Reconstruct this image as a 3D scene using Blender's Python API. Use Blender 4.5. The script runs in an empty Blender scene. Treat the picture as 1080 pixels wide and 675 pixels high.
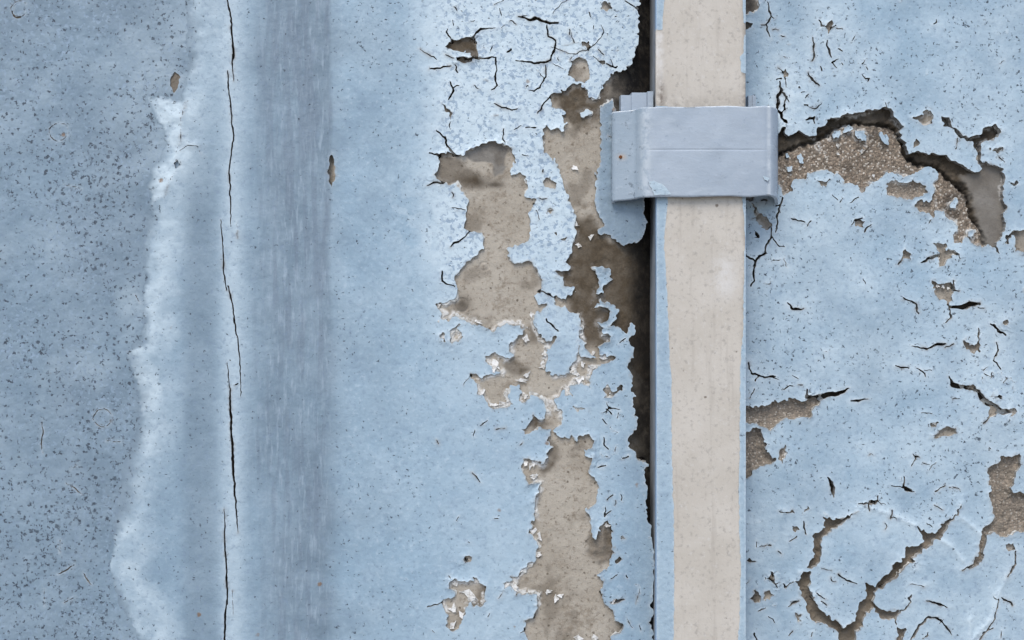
import bpy, math, random
import numpy as np
from mathutils import Matrix

# ------------------------------------------------------------------ camera, sky, sun, exposure
scene = bpy.context.scene
S = 0.0005            # metres in the wall plane per photograph pixel
CZ = 1.30             # camera height
CD = 0.52             # camera distance from the right-hand wall plane (h = 0)
cam = bpy.data.cameras.new("camera")
cam_o = bpy.data.objects.new("camera", cam)
scene.collection.objects.link(cam_o)
cam_o.location = (0, -CD, CZ)
cam_o.rotation_euler = (math.radians(90), 0, 0)
cam.sensor_width = 36.0
cam.lens = 36.0 * CD / (1080 * S)
cam.clip_start = 0.01
cam.clip_end = 200.0
scene.camera = cam_o

SUN_EL, SUN_AZ = math.radians(57), math.radians(-20)     # high, behind the camera and to its left
world = bpy.data.worlds.new("World")
scene.world = world
world.use_nodes = True
wn = world.node_tree
bg = wn.nodes["Background"]
sky = wn.nodes.new("ShaderNodeTexSky")
sky.sky_type = 'NISHITA'
sky.sun_disc = False
sky.sun_elevation = SUN_EL
sky.sun_rotation = math.pi - SUN_AZ
sky.air_density = 1.0
sky.dust_density = 2.2
sky.ozone_density = 1.0
wn.links.new(sky.outputs[0], bg.inputs[0])
bg.inputs[1].default_value = 0.13
sun = bpy.data.lights.new("sun", 'SUN')
sun.energy = 1.5
sun.angle = math.radians(32)
sun.color = (1.0, 0.935, 0.84)
sun_o = bpy.data.objects.new("sun", sun)
scene.collection.objects.link(sun_o)
sun_o.rotation_euler = (math.radians(90) - SUN_EL, 0, SUN_AZ)
sun_o.location = (-2, -3, 5)
scene.view_settings.view_transform = 'Standard'
scene.view_settings.look = 'None'
scene.view_settings.gamma = 1.0
scene.view_settings.use_curve_mapping = False
scene.view_settings.exposure = 0.60
scene.cycles.max_bounces = 5
scene.cycles.diffuse_bounces = 3

# ------------------------------------------------------------------ numeric helpers
rng = np.random.RandomState(11)
random.seed(5)
TAB = rng.rand(256, 256)

def vnoise(x, y, per, seed=0):
    """value noise in -1..1; per = pixels per lattice cell"""
    u = x / per + 37.3 * (seed % 7) + 11.7 * seed
    v = y / per + 17.9 * (seed % 5) + 5.3 * seed
    iu = np.floor(u); iv = np.floor(v)
    fu = u - iu; fv = v - iv
    fu = fu * fu * (3 - 2 * fu); fv = fv * fv * (3 - 2 * fv)
    a = iu.astype(np.int64) & 255; b = iv.astype(np.int64) & 255
    a1 = (a + 1) & 255; b1 = (b + 1) & 255
    r = (TAB[a, b] * (1 - fu) + TAB[a1, b] * fu) * (1 - fv) + (TAB[a, b1] * (1 - fu) + TAB[a1, b1] * fu) * fv
    return r * 2 - 1

def fbm(x, y, per, octv=3, seed=0):
    s = 0; amp = 1; tot = 0
    for o in range(octv):
        s = s + amp * vnoise(x, y, per / 2 ** o, seed + 13 * o)
        tot += amp; amp *= 0.55
    return s / tot

def sstep(a, b, x):
    t = np.clip((x - a) / (b - a), 0, 1)
    return t * t * (3 - 2 * t)

class Field:
    """fields sampled on a rectangular, unevenly spaced grid in photograph pixels of the wall plane"""
    def __init__(self, xs, ys, warp=(2.0, 9, 1.5, 3.2), seed=1):
        self.xs = np.asarray(xs, float); self.ys = np.asarray(ys, float)
        self.X, self.Y = np.meshgrid(self.xs, self.ys)
        a1, p1, a2, p2 = warp
        self.WX = self.X + a1 * fbm(self.X, self.Y, p1, 2, seed) + a2 * vnoise(self.X, self.Y, p2, seed + 3)
        self.WY = self.Y + a1 * fbm(self.X, self.Y, p1, 2, seed + 5) + a2 * vnoise(self.X, self.Y, p2, seed + 8)
    def full(self, v=-40.0):
        return np.full(self.X.shape, v)
    def win(self, x0, y0, x1, y1):
        j0, j1 = np.searchsorted(self.xs, [x0, x1]); i0, i1 = np.searchsorted(self.ys, [y0, y1])
        return slice(i0, i1), slice(j0, j1)
    def poly(self, F, pts, pad=30, warp=True, op='max'):
        pts = np.asarray(pts, float)
        w = self.win(pts[:, 0].min() - pad, pts[:, 1].min() - pad, pts[:, 0].max() + pad, pts[:, 1].max() + pad)
        x = (self.WX if warp else self.X)[w]; y = (self.WY if warp else self.Y)[w]
        if x.size == 0: return F
        d2 = np.full(x.shape, 1e9); ins = np.zeros(x.shape, bool)
        q = np.roll(pts, -1, 0)
        for (ax, ay), (bx, by) in zip(pts, q):
            dx, dy = bx - ax, by - ay
            L = dx * dx + dy * dy + 1e-9
            t = np.clip(((x - ax) * dx + (y - ay) * dy) / L, 0, 1)
            d2 = np.minimum(d2, (x - ax - t * dx) ** 2 + (y - ay - t * dy) ** 2)
            if ay != by:
                c = ((ay > y) != (by > y)) & (x < (bx - ax) * (y - ay) / (by - ay) + ax)
                ins ^= c
        d = np.sqrt(d2); sd = np.where(ins, d, -d)
        if op == 'max': F[w] = np.maximum(F[w], sd)
        else: F[w] = np.minimum(F[w], -sd)
        return F
    def line(self, F, pts, widths, pad=14, warp=0.5):
        pts = np.asarray(pts, float)
        w = self.win(pts[:, 0].min() - pad, pts[:, 1].min() - pad, pts[:, 0].max() + pad, pts[:, 1].max() + pad)
        x = self.X[w] * (1 - warp) + self.WX[w] * warp; y = self.Y[w] * (1 - warp) + self.WY[w] * warp
        if x.size == 0: return F
        n = len(pts)
        if np.isscalar(widths): widths = [widths * (0.45 + 0.55 * math.sin(math.pi * (0.12 + 0.76 * i / (n - 1)))) for i in range(n)]
        best = np.full(x.shape, -40.0)
        for i in range(n - 1):
            (ax, ay), (bx, by) = pts[i], pts[i + 1]
            dx, dy = bx - ax, by - ay
            t = np.clip(((x - ax) * dx + (y - ay) * dy) / (dx * dx + dy * dy + 1e-9), 0, 1)
            d = np.sqrt((x - ax - t * dx) ** 2 + (y - ay - t * dy) ** 2)
            best = np.maximum(best, 0.5 * (widths[i] * (1 - t) + widths[i + 1] * t) - d)
        F[w] = np.maximum(F[w], best)
        return F

def T(ox, oy, size):
    k = size / 675.0
    return lambda pts: [(ox + a * k, oy + b * k) for a, b in pts]

def spaced(*segs):
    """axis from (start, end, step) runs"""
    out = []
    for a, b, s in segs:
        out.append(np.arange(a, b, s))
    out.append(np.array([segs[-1][1]]))
    return np.concatenate(out)

def far(a, b, first, grow=1.35):
    """growing steps away from a towards b"""
    out = []; x = a; s = first
    sg = 1 if b > a else -1
    while (b - x) * sg > s * 1.5:
        x += sg * s; out.append(x); s = min(s * grow, 120)
    out.append(b)
    return np.array(out)

YB = CZ / S + 337.5                 # pixel row of the ground
YT = 337.5 - 1.2 / S
def yaxis(step, k=1.0):
    yb = 337.5 + (CZ / S) / k
    return np.concatenate([far(-15, YT, 2)[::-1], np.arange(-15, 690, step), [690], far(690, yb, 2)])

# ------------------------------------------------------------------ scene helpers
COL = scene.collection
def thing(name, label, cat, loc):
    o = bpy.data.objects.new(name, None); COL.objects.link(o)
    o.empty_display_size = 0.05
    o.location = loc; o['label'] = label; o['category'] = cat
    return o

def link(name, me, mats, parent=None):
    for m in mats: me.materials.append(m)
    o = bpy.data.objects.new(name, me); COL.objects.link(o)
    if parent is not None:
        o.parent = parent
        o.matrix_parent_inverse = Matrix.Translation(parent.location).inverted()
    return o

def mesh_from(verts, faces_flat, loop_tot, smooth, matidx, attrs=None, name="m"):
    me = bpy.data.meshes.new(name)
    me.vertices.add(len(verts)); me.vertices.foreach_set("co", np.asarray(verts, np.float32).ravel())
    me.loops.add(len(faces_flat)); me.loops.foreach_set("vertex_index", np.asarray(faces_flat, np.int32))
    nf = len(loop_tot); me.polygons.add(nf)
    ls = np.concatenate([[0], np.cumsum(loop_tot)[:-1]]).astype(np.int32)
    me.polygons.foreach_set("loop_start", ls)
    me.polygons.foreach_set("material_index", np.asarray(matidx, np.int32))
    me.update(calc_edges=True)
    me.polygons.foreach_set("use_smooth", np.asarray(smooth, bool))
    if attrs:
        for k, v in attrs.items():
            a = me.attributes.new(k, 'FLOAT', 'POINT'); a.data.foreach_set("value", np.asarray(v, np.float32))
    me.validate()
    return me

def label_mask(m):
    """4-connected labels of a boolean grid by runs and union-find"""
    ny, nx = m.shape
    par = [0]
    def find(a):
        while par[a] != a:
            par[a] = par[par[a]]; a = par[a]
        return a
    lab = np.zeros((ny, nx), np.int32)
    prev = []
    for i in range(ny):
        r = np.diff(np.concatenate([[0], m[i].astype(np.int8), [0]]))
        st = np.nonzero(r == 1)[0]; en = np.nonzero(r == -1)[0]
        cur = []; p = 0
        for s, e in zip(st, en):
            par.append(len(par)); l = len(par) - 1
            while p < len(prev) and prev[p][1] <= s: p += 1
            q = p
            while q < len(prev) and prev[q][0] < e:
                a, b = find(prev[q][2]), find(l)
                if a != b: par[max(a, b)] = min(a, b)
                q += 1
            cur.append((s, e, l)); lab[i, s:e] = l
        prev = cur
    root = np.array([find(a) for a in range(len(par))])
    return root[lab]

CASES = {}
for c in range(1, 16):
    ins = [bool(c >> k & 1) for k in range(4)]
    if c in (5, 10):
        CASES[c] = [[('c', 0), ('e', 0), ('e', 3)], [('c', 2), ('e', 2), ('e', 1)]] if c == 5 else \
                   [[('c', 1), ('e', 1), ('e', 0)], [('c', 3), ('e', 3), ('e', 2)]]
    else:
        p = []
        for k in range(4):
            if ins[k]: p.append(('c', k))
            if ins[k] != ins[(k + 1) % 4]: p.append(('e', k))
        CASES[c] = [p]

def march(F, f, H, bottom, attrs, k, mats, parent, main, piece=None, min_area=7.0, wall=True, split=True):
    """sheet where f > 0 with true edges; H height (mm) of its face, bottom (mm) of its edge.
    The largest connected sheet is named main, the loose islands become pieces of their own."""
    ny, nx = f.shape
    f = np.where(np.abs(f) < 1e-4, 1e-4, f)
    ins = f > 0
    lab = label_mask(ins) if split else ins.astype(np.int32)
    N = ny * nx
    def hidx(i, j): return N + i * (nx - 1) + j
    NH = ny * (nx - 1)
    def vidx(i, j): return N + NH + i * nx + j
    code = ins[:-1, :-1] * 1 + ins[:-1, 1:] * 2 + ins[1:, 1:] * 4 + ins[1:, :-1] * 8
    tris, tl, quads, ql, segs, sl = [], [], [], [], [], []
    for c, polys in CASES.items():
        I, J = np.nonzero(code == c)
        if len(I) == 0: continue
        cid = [I * nx + J, I * nx + J + 1, (I + 1) * nx + J + 1, (I + 1) * nx + J]
        eid = [hidx(I, J), vidx(I, J + 1), hidx(I + 1, J), vidx(I, J)]
        cl = [lab[I, J], lab[I, J + 1], lab[I + 1, J + 1], lab[I + 1, J]]
        for p in polys:
            ids = [cid[n] if t == 'c' else eid[n] for t, n in p]
            l = next(cl[n] for t, n in p if t == 'c')
            if len(ids) == 4:
                quads.append(np.stack(ids[::-1], 1)); ql.append(l)
            else:
                for m in range(1, len(ids) - 1):
                    tris.append(np.stack([ids[0], ids[m + 1], ids[m]], 1)); tl.append(l)
            for m in range(len(p)):
                n2 = (m + 1) % len(p)
                if p[m][0] == 'e' and p[n2][0] == 'e':
                    segs.append(np.stack([ids[m], ids[n2]], 1)); sl.append(l)
    cat = lambda a, w: np.concatenate(a) if a else np.zeros((0, w) if w else (0,), np.int64)
    tris, quads, segs = cat(tris, 3), cat(quads, 4), cat(segs, 2)
    tl, ql, sl = cat(tl, 0), cat(ql, 0), cat(sl, 0)
    # values at all vertices
    def allv(A):
        with np.errstate(all='ignore'):
            th = f[:, :-1] / (f[:, :-1] - f[:, 1:]); tv = f[:-1] / (f[:-1] - f[1:])
        th = np.clip(np.nan_to_num(th), 0, 1); tv = np.clip(np.nan_to_num(tv), 0, 1)
        return np.concatenate([A.ravel(), (A[:, :-1] * (1 - th) + A[:, 1:] * th).ravel(), (A[:-1] * (1 - tv) + A[1:] * tv).ravel()])
    PX, PY, PH, PB = allv(F.X), allv(F.Y), allv(H), allv(bottom)
    PA = {n: allv(a) for n, a in attrs.items()}
    def world(ix, h):
        return np.stack([(PX[ix] - 540) * S * k, -h * 0.001, CZ + (337.5 - PY[ix]) * S * k], 1)
    cw = np.gradient(F.xs); ch = np.gradient(F.ys)
    area = np.bincount(lab.ravel(), weights=(np.outer(ch, cw) * ins).ravel())
    area[0] = 0
    order = np.argsort(-area)
    made = []
    for rank, l in enumerate(order):
        if area[l] < min_area: break
        t, q, s = tris[tl == l], quads[ql == l], segs[sl == l]
        u, inv = np.unique(np.concatenate([t.ravel(), q.ravel()]), return_inverse=True)
        v = world(u, PH[u]); A = {n: a[u] for n, a in PA.items()}
        tf, qf = inv[:t.size], inv[t.size:]
        flat = [tf, qf]; tot = [np.full(len(t), 3), np.full(len(q), 4)]
        nb = 0
        if wall and len(s):
            us, si = np.unique(s.ravel(), return_inverse=True); si = si.reshape(-1, 2)
            o = len(v); m = len(us)
            v = np.concatenate([v, world(us, PH[us]), world(us, np.minimum(PB[us], PH[us] - 0.05))])
            for n in A: A[n] = np.concatenate([A[n], PA[n][us], PA[n][us]])
            flat.append(np.stack([o + si[:, 0], o + si[:, 1], o + m + si[:, 1], o + m + si[:, 0]], 1).ravel())
            nb = len(s); tot.append(np.full(nb, 4))
        tot = np.concatenate(tot)
        nt = len(tot) - nb
        mi = np.zeros(len(tot), int); sm = np.ones(len(tot), bool)
        if nb: mi[nt:] = 1; sm[nt:] = False
        nm = main if (rank == 0 or piece is None) else piece
        me = mesh_from(v, np.concatenate(flat), tot, sm, mi, A, nm)
        made.append(link(nm, me, mats, parent))
    return made

# ------------------------------------------------------------------ materials
class NT:
    def __init__(self, name):
        self.m = bpy.data.materials.new(name); self.m.use_nodes = True
        self.t = self.m.node_tree; self.b = self.t.nodes["Principled BSDF"]
        self.geo = self.t.nodes.new("ShaderNodeNewGeometry").outputs["Position"]
    def n(self, typ, **kw):
        nd = self.t.nodes.new(typ)
        for a, v in kw.items(): setattr(nd, a, v)
        return nd
    def l(self, a, b): self.t.links.new(a, b)
    def put(self, sock, v):
        if hasattr(v, 'is_output'): self.l(v, sock)
        else: sock.default_value = v
    def pos(self, sc=(1, 1, 1), off=(0, 0, 0)):
        nd = self.n("ShaderNodeMapping"); self.l(self.geo, nd.inputs[0])
        nd.inputs["Scale"].default_value = sc; nd.inputs["Location"].default_value = off
        return nd.outputs[0]
    def noise(self, scale, detail=3, rough=0.55, vec=None, dist=0.0):
        nd = self.n("ShaderNodeTexNoise"); self.l(vec or self.geo, nd.inputs["Vector"])
        nd.inputs["Scale"].default_value = scale; nd.inputs["Detail"].default_value = detail
        nd.inputs["Roughness"].default_value = rough; nd.inputs["Distortion"].default_value = dist
        return nd.outputs["Fac"]
    def vor(self, scale, vec=None, feature='F1', rnd=1.0):
        nd = self.n("ShaderNodeTexVoronoi", feature=feature); self.l(vec or self.geo, nd.inputs["Vector"])
        nd.inputs["Scale"].default_value = scale; nd.inputs["Randomness"].default_value = rnd
        return nd
    def math(self, op, a, b=0.0, c=0.0, clamp=False):
        nd = self.n("ShaderNodeMath", operation=op, use_clamp=clamp)
        for s, v in zip(nd.inputs, (a, b, c)): self.put(s, v)
        return nd.outputs[0]
    def mul(self, a, b): return self.math('MULTIPLY', a, b)
    def rng(self, v, a, b, c=0.0, d=1.0, smooth=True):
        nd = self.n("ShaderNodeMapRange", interpolation_type='SMOOTHSTEP' if smooth else 'LINEAR')
        for s, x in zip(nd.inputs, (v, a, b, c, d)): self.put(s, x)
        return nd.outputs[0]
    def mix(self, f, a, b):
        nd = self.n("ShaderNodeMix", data_type='RGBA')
        self.put(nd.inputs[0], f)
        for s, v in ((nd.inputs[6], a), (nd.inputs[7], b)):
            self.put(s, v if hasattr(v, 'is_output') else (*v, 1.0))
        return nd.outputs[2]
    def attr(self, name):
        nd = self.n("ShaderNodeAttribute", attribute_name=name); return nd.outputs["Fac"]
    def sep(self, col):
        nd = self.n("ShaderNodeSeparateColor"); self.l(col, nd.inputs[0]); return nd.outputs
    def warp(self, scale, amt):
        nd = self.n("ShaderNodeTexNoise"); self.l(self.geo, nd.inputs["Vector"])
        nd.inputs["Scale"].default_value = scale; nd.inputs["Detail"].default_value = 2
        s = self.n("ShaderNodeVectorMath", operation='MULTIPLY_ADD')
        self.l(nd.outputs["Color"], s.inputs[0]); s.inputs[1].default_value = (amt,) * 3; self.l(self.geo, s.inputs[2])
        return s.outputs[0]
    def bump(self, h, dist, strength=1.0, prev=None):
        nd = self.n("ShaderNodeBump"); self.l(h, nd.inputs["Height"])
        nd.inputs["Distance"].default_value = dist; nd.inputs["Strength"].default_value = strength
        if prev is not None: self.l(prev, nd.inputs["Normal"])
        return nd.outputs[0]
    def out(self, col, rough, normal=None, spec=0.3):
        self.put(self.b.inputs["Base Color"], col if hasattr(col, 'is_output') else (*col, 1))
        self.put(self.b.inputs["Roughness"], rough)
        self.b.inputs["Specular IOR Level"].default_value = spec
        if normal is not None: self.l(normal, self.b.inputs["Normal"])
        return self.m

def mat_paint(name="weathered_blue_paint"):
    t = NT(name)
    big = t.rng(t.noise(14, 3, 0.6), 0.35, 0.65); cl = t.noise(55, 5, 0.68); mid = t.rng(cl, 0.3, 0.7); fine = t.noise(900, 4, 0.7)
    grain = t.noise(420, 3, 0.6)
    col = t.mix(big, (0.280, 0.406, 0.515), (0.328, 0.448, 0.545))
    col = t.mix(t.rng(cl, 0.45, 0.72, 0, 0.45), col, (0.41, 0.535, 0.635))
    col = t.mix(t.rng(cl, 0.50, 0.28, 0, 0.45), col, (0.225, 0.325, 0.435))
    col = t.mix(t.attr("grey"), col, t.mix(mid, (0.155, 0.222, 0.285), (0.220, 0.296, 0.368)))
    col = t.mix(t.mul(t.attr("pale"), t.rng(t.noise(160, 4, 0.65), 0.2, 0.6, 0.5, 1.0)), col, (0.54, 0.655, 0.730))
    # dry brush streaks along the height
    st = t.noise(1.0, 3, 0.6, t.pos((520, 200, 85)))
    st2 = t.noise(1.0, 2, 0.5, t.pos((300, 90, 30)))
    br = t.attr("brush")
    col = t.mix(t.mul(br, t.rng(st, 0.50, 0.70, 0, 0.6)), col, (0.335, 0.425, 0.515))
    col = t.mix(t.mul(br, t.rng(st2, 0.55, 0.35, 0, 0.45)), col, (0.140, 0.185, 0.245))
    # soft chips of an older, bluer coat
    wv = t.warp(420, 0.0014)
    sp = t.rng(t.noise(430, 2, 0.55, wv), 0.555, 0.60)
    sp = t.mul(sp, t.attr("soft"))
    col = t.mix(t.mul(sp, 0.85), col, (0.275, 0.375, 0.490))
    col = t.mix(t.rng(grain, 0.47, 0.27, 0, 0.5), col, (0.20, 0.275, 0.375))
    col = t.mix(t.mul(t.rng(grain, 0.54, 0.75, 0, 0.36), t.rng(t.attr('grey'), 0.0, 0.7, 1.0, 0.12)), col, (0.52, 0.63, 0.72))
    # pits with dirt in them: small, middling and a few large
    wv2 = t.warp(1000, 0.0016)
    dens = t.attr("dens")
    def pitlayer(scale, lo, rmax, soft):
        v = t.vor(scale, wv2); rc = t.sep(v.outputs["Color"])
        rad = t.mul(t.rng(rc[0], lo, 1.0, -0.02, rmax, False), dens)
        return t.mul(t.rng(t.math('SUBTRACT', v.outputs["Distance"], rad), soft, -soft), t.rng(rc[1], 0, 1, 0.3, 1.1, False))
    sn = t.noise(560, 2, 0.6, wv2)
    thr = t.math('MULTIPLY_ADD', dens, -0.105, 0.735)
    spk = t.mul(t.rng(t.math('SUBTRACT', sn, thr), -0.01, 0.022), t.rng(t.noise(300, 1, 0.5), 0.3, 0.6, 0.45, 1.0))
    pits = t.math('MAXIMUM', spk, t.math('MAXIMUM', pitlayer(300, 0.62, 0.28, 0.10), pitlayer(120, 0.8, 0.12, 0.03)))
    col = t.mix(t.mul(pits, 0.95), col, (0.050, 0.068, 0.092))
    # few rust specks
    v3 = t.vor(40, wv2); rc3 = t.sep(v3.outputs["Color"])
    ru = t.mul(t.rng(v3.outputs["Distance"], 0.065, 0.025), t.rng(rc3[1], 0.68, 0.72))
    col = t.mix(t.mul(ru, 0.8), col, (0.20, 0.12, 0.06))
    col = t.mix(t.mul(t.attr("edge"), t.rng(fine, 0.35, 0.6)), col, (0.60, 0.67, 0.71))
    col = t.mix(t.mul(t.attr("stain"), t.rng(t.noise(250, 4, 0.7), 0.3, 0.65)), col, (0.15, 0.125, 0.10))
    h = t.math('MULTIPLY_ADD', fine, 0.28, t.mul(grain, 0.55))
    h = t.math('MULTIPLY_ADD', t.noise(160, 2, 0.5), 0.9, h)
    h = t.math('MULTIPLY_ADD', t.mul(br, st), 0.8, h)
    h = t.math('MULTIPLY_ADD', t.math('MAXIMUM', pits, t.mul(sp, 0.3)), -0.55, h)
    return t.out(col, t.rng(fine, 0.3, 0.7, 0.45, 0.7), t.bump(h, 0.00055, 0.75), 0.35)

def mat_edge():
    t = NT("chalky_undercoat_edge")
    f = t.noise(700, 4, 0.7)
    col = t.mix(t.rng(t.noise(90, 3), 0.35, 0.65), (0.24, 0.235, 0.225), (0.46, 0.48, 0.48))
    col = t.mix(t.rng(f, 0.4, 0.7), col, (0.17, 0.15, 0.125))
    return t.out(col, 0.85, t.bump(f, 0.0003, 0.7), 0.2)

def mat_plaster():
    t = NT("bare_plaster")
    big = t.rng(t.noise(30, 4, 0.6), 0.35, 0.65); mid = t.rng(t.noise(150, 5, 0.65), 0.3, 0.7); fine = t.noise(1100, 4, 0.7)
    col = t.mix(big, (0.325, 0.290, 0.240), (0.425, 0.392, 0.338))
    col = t.mix(t.mul(mid, 0.55), col, (0.43, 0.395, 0.335))
    col = t.mix(t.rng(t.noise(420, 4, 0.75), 0.53, 0.68, 0, 0.75), col, (0.150, 0.125, 0.095))
    col = t.mix(t.rng(t.noise(95, 5, 0.75), 0.52, 0.66, 0, 0.6), col, (0.205, 0.170, 0.128))
    vd = t.vor(200, t.warp(900, 0.0012)); cd = t.sep(vd.outputs['Color'])
    col = t.mix(t.mul(t.rng(vd.outputs['Distance'], 0.17, 0.08), t.rng(cd[0], 0.6, 0.65, 0, 0.8)), col, (0.10, 0.082, 0.06))
    col = t.mix(t.rng(t.noise(800, 3, 0.7), 0.56, 0.72, 0, 0.5), col, (0.50, 0.47, 0.42))
    # exposed gravel in the mortar
    wv = t.warp(400, 0.0012)
    v = t.vor(980, wv); c = t.sep(v.outputs["Color"])
    ag = t.mix(t.rng(c[0], 0.1, 0.9), (0.125, 0.100, 0.078), (0.375, 0.305, 0.240))
    ag = t.mix(t.rng(c[1], 0.80, 0.9), ag, (0.58, 0.54, 0.48))
    ag = t.mix(t.rng(v.outputs["Distance"], 0.35, 0.75), ag, (0.20, 0.17, 0.135))
    col = t.mix(t.attr("agg"), col, ag)
    col = t.mix(t.attr("grey"), col, t.mix(mid, (0.175, 0.165, 0.15), (0.245, 0.235, 0.215)))
    col = t.mix(t.mul(t.attr("dirt"), t.rng(mid, 0, 1, 0.85, 1.0)), col, t.mix(fine, (0.050, 0.040, 0.028), (0.120, 0.093, 0.063)))
    col = t.mix(t.mul(t.attr("dirt_shade"), t.rng(t.noise(200, 4, 0.7), 0.25, 0.6, 0.6, 1.0)), col, (0.013, 0.012, 0.012))  # near-black dirt together with painted shade of gaps, cracks and overhangs
    wm = t.mul(t.attr("white"), t.rng(t.noise(330, 4, 0.7), 0.40, 0.52))
    col = t.mix(wm, col, t.mix(fine, (0.52, 0.52, 0.50), (0.74, 0.75, 0.74)))
    h = t.math('MULTIPLY_ADD', t.mul(t.math('SUBTRACT', 1.0, v.outputs["Distance"]), t.attr("agg")), 1.4, fine)
    h = t.math('MULTIPLY_ADD', t.noise(260, 3, 0.65), 1.2, h)
    return t.out(col, 0.9, t.bump(h, 0.0006, 0.5), 0.2)

def mat_white_flake(name="white_undercoat", c1=(0.72, 0.73, 0.72), c2=(0.36, 0.34, 0.30)):
    t = NT(name)
    f = t.noise(600, 4, 0.6)
    col = t.mix(t.rng(f, 0.42, 0.7), c1, c2)
    return t.out(col, 0.75, t.bump(f, 0.0003, 0.6), 0.25)

def mat_lid():
    t = NT("cream_plastic")
    mid = t.rng(t.noise(45, 4, 0.6), 0.3, 0.7); fine = t.noise(700, 4, 0.7)
    col = t.mix(mid, (0.500, 0.468, 0.415), (0.560, 0.530, 0.480))
    col = t.mix(t.rng(t.noise(420, 4, 0.7), 0.52, 0.70, 0, 0.6), col, (0.315, 0.295, 0.268))
    col = t.mix(t.rng(t.noise(520, 3, 0.65), 0.55, 0.75, 0, 0.5), col, (0.60, 0.59, 0.57))
    v = t.vor(190, t.warp(900, 0.0011)); c = t.sep(v.outputs["Color"])
    dot = t.mul(t.rng(t.math('SUBTRACT', v.outputs["Distance"], t.rng(c[0], 0.3, 1, 0.02, 0.17, False)), 0.04, -0.04), t.rng(c[1], 0.45, 0.6))
    col = t.mix(t.mul(dot, 0.95), col, (0.19, 0.16, 0.13))
    col = t.mix(t.mul(t.attr("scuff"), t.rng(t.noise(220, 4, 0.7), 0.3, 0.6, 0, 0.85)), col, (0.64, 0.635, 0.62))
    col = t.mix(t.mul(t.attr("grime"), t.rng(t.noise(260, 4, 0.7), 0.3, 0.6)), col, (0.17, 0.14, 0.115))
    col = t.mix(t.rng(t.noise(1.0, 4, 0.65, t.pos((170, 60, 12))), 0.52, 0.72, 0, 0.4), col, (0.36, 0.33, 0.29))
    col = t.mix(t.attr("coat"), col, (0.315, 0.435, 0.575))
    b = t.bump(fine, 0.00018, 0.7)
    return t.out(col, t.rng(fine, 0.3, 0.7, 0.5, 0.68), b, 0.35)

def mat_clip():
    t = NT("grey_blue_painted_plastic")
    big = t.rng(t.noise(40, 3, 0.6), 0.3, 0.7); fine = t.noise(800, 4, 0.65)
    w = t.noise(1.0, 4, 0.6, t.pos((70, 70, 210)))
    col = t.mix(big, (0.330, 0.395, 0.470), (0.385, 0.450, 0.525))
    col = t.mix(t.rng(w, 0.5, 0.75, 0, 0.4), col, (0.46, 0.53, 0.59))
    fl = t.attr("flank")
    col = t.mix(t.mul(fl, 0.55), col, (0.235, 0.315, 0.385))  # shading of the left flank put into the colour
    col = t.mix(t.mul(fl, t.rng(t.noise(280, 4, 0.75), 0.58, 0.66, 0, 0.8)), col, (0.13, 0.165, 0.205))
    col = t.mix(t.mul(t.attr("edge_light"), t.rng(t.noise(240, 4, 0.7), 0.35, 0.6)), col, (0.56, 0.62, 0.67))  # pale highlight painted along the bevel and rims
    col = t.mix(t.mul(t.attr("rust"), 1.0), col, (0.45, 0.36, 0.27))
    sm = t.noise(1.0, 4, 0.7, t.pos((160, 100, 330)))
    col = t.mix(t.rng(sm, 0.55, 0.75, 0, 0.35), col, (0.52, 0.60, 0.68))
    col = t.mix(t.rng(t.noise(380, 4, 0.75), 0.60, 0.70, 0, 0.45), col, (0.20, 0.26, 0.33))
    b = t.bump(t.math('MULTIPLY_ADD', t.noise(150, 4, 0.65), 1.4, t.math('MULTIPLY_ADD', fine, 0.15, sm)), 0.0003, 0.4)
    return t.out(col, t.rng(w, 0.3, 0.7, 0.24, 0.42), b, 0.5)

def mat_plain(name, c1, c2, scale=60, rough=0.8, bumpd=0.0006):
    t = NT(name)
    n = t.noise(scale, 5, 0.65)
    return t.out(t.mix(t.rng(n, 0.3, 0.7), c1, c2), rough, t.bump(n, bumpd, 0.6), 0.25)

M_PAINT, M_EDGE, M_PLASTER, M_WHITE, M_LID, M_CLIP = mat_paint(), mat_edge(), mat_plaster(), mat_white_flake(), mat_lid(), mat_clip()
M_MASONRY = mat_plain("grey_masonry", (0.16, 0.145, 0.125), (0.26, 0.24, 0.21), 40)
M_PAVE = mat_plain("grey_paving", (0.20, 0.19, 0.18), (0.30, 0.29, 0.275), 8, 0.9, 0.002)
M_BASE = mat_plain("grey_plastic", (0.30, 0.34, 0.38), (0.40, 0.44, 0.48), 120, 0.5, 0.0002)
M_RUST = mat_plain("rusty_steel", (0.10, 0.035, 0.012), (0.22, 0.085, 0.03), 900, 0.9, 0.0002)

# ------------------------------------------------------------------ setting
def box(name, x0, x1, y0, y1, z0, z1, mat, parent=None):
    v = [(x, y, z) for x in (x0, x1) for y in (y0, y1) for z in (z0, z1)]
    f = [(0, 1, 3, 2), (4, 6, 7, 5), (0, 4, 5, 1), (2, 3, 7, 6), (0, 2, 6, 4), (1, 5, 7, 3)]
    me = bpy.data.meshes.new(name); me.from_pydata(v, [], f); me.update()
    return link(name, me, [mat], parent)
g = box("pavement", -40, 40, -40, 40, -0.1, 0.0, M_PAVE)
g['kind'] = 'structure'

KP = 1 - 0.0055 / CD          # pilaster and left wall stand 5.5 mm proud of the right wall
KR = 1.0
KL = KP
wall_l = thing("plastered_wall", "flat grey-blue painted wall face peppered with small dark pits", "wall", (-0.6, 0.05, 0))
pil = thing("pilaster", "blue painted pilaster with a long vertical crack and peeled beige plaster patches", "pilaster", (-0.1, 0.05, 0))
wall_r = thing("rendered_wall", "blue painted wall with branching cracks and an arched patch of bare gravelly render", "wall", (0.6, 0.05, 0))

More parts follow.
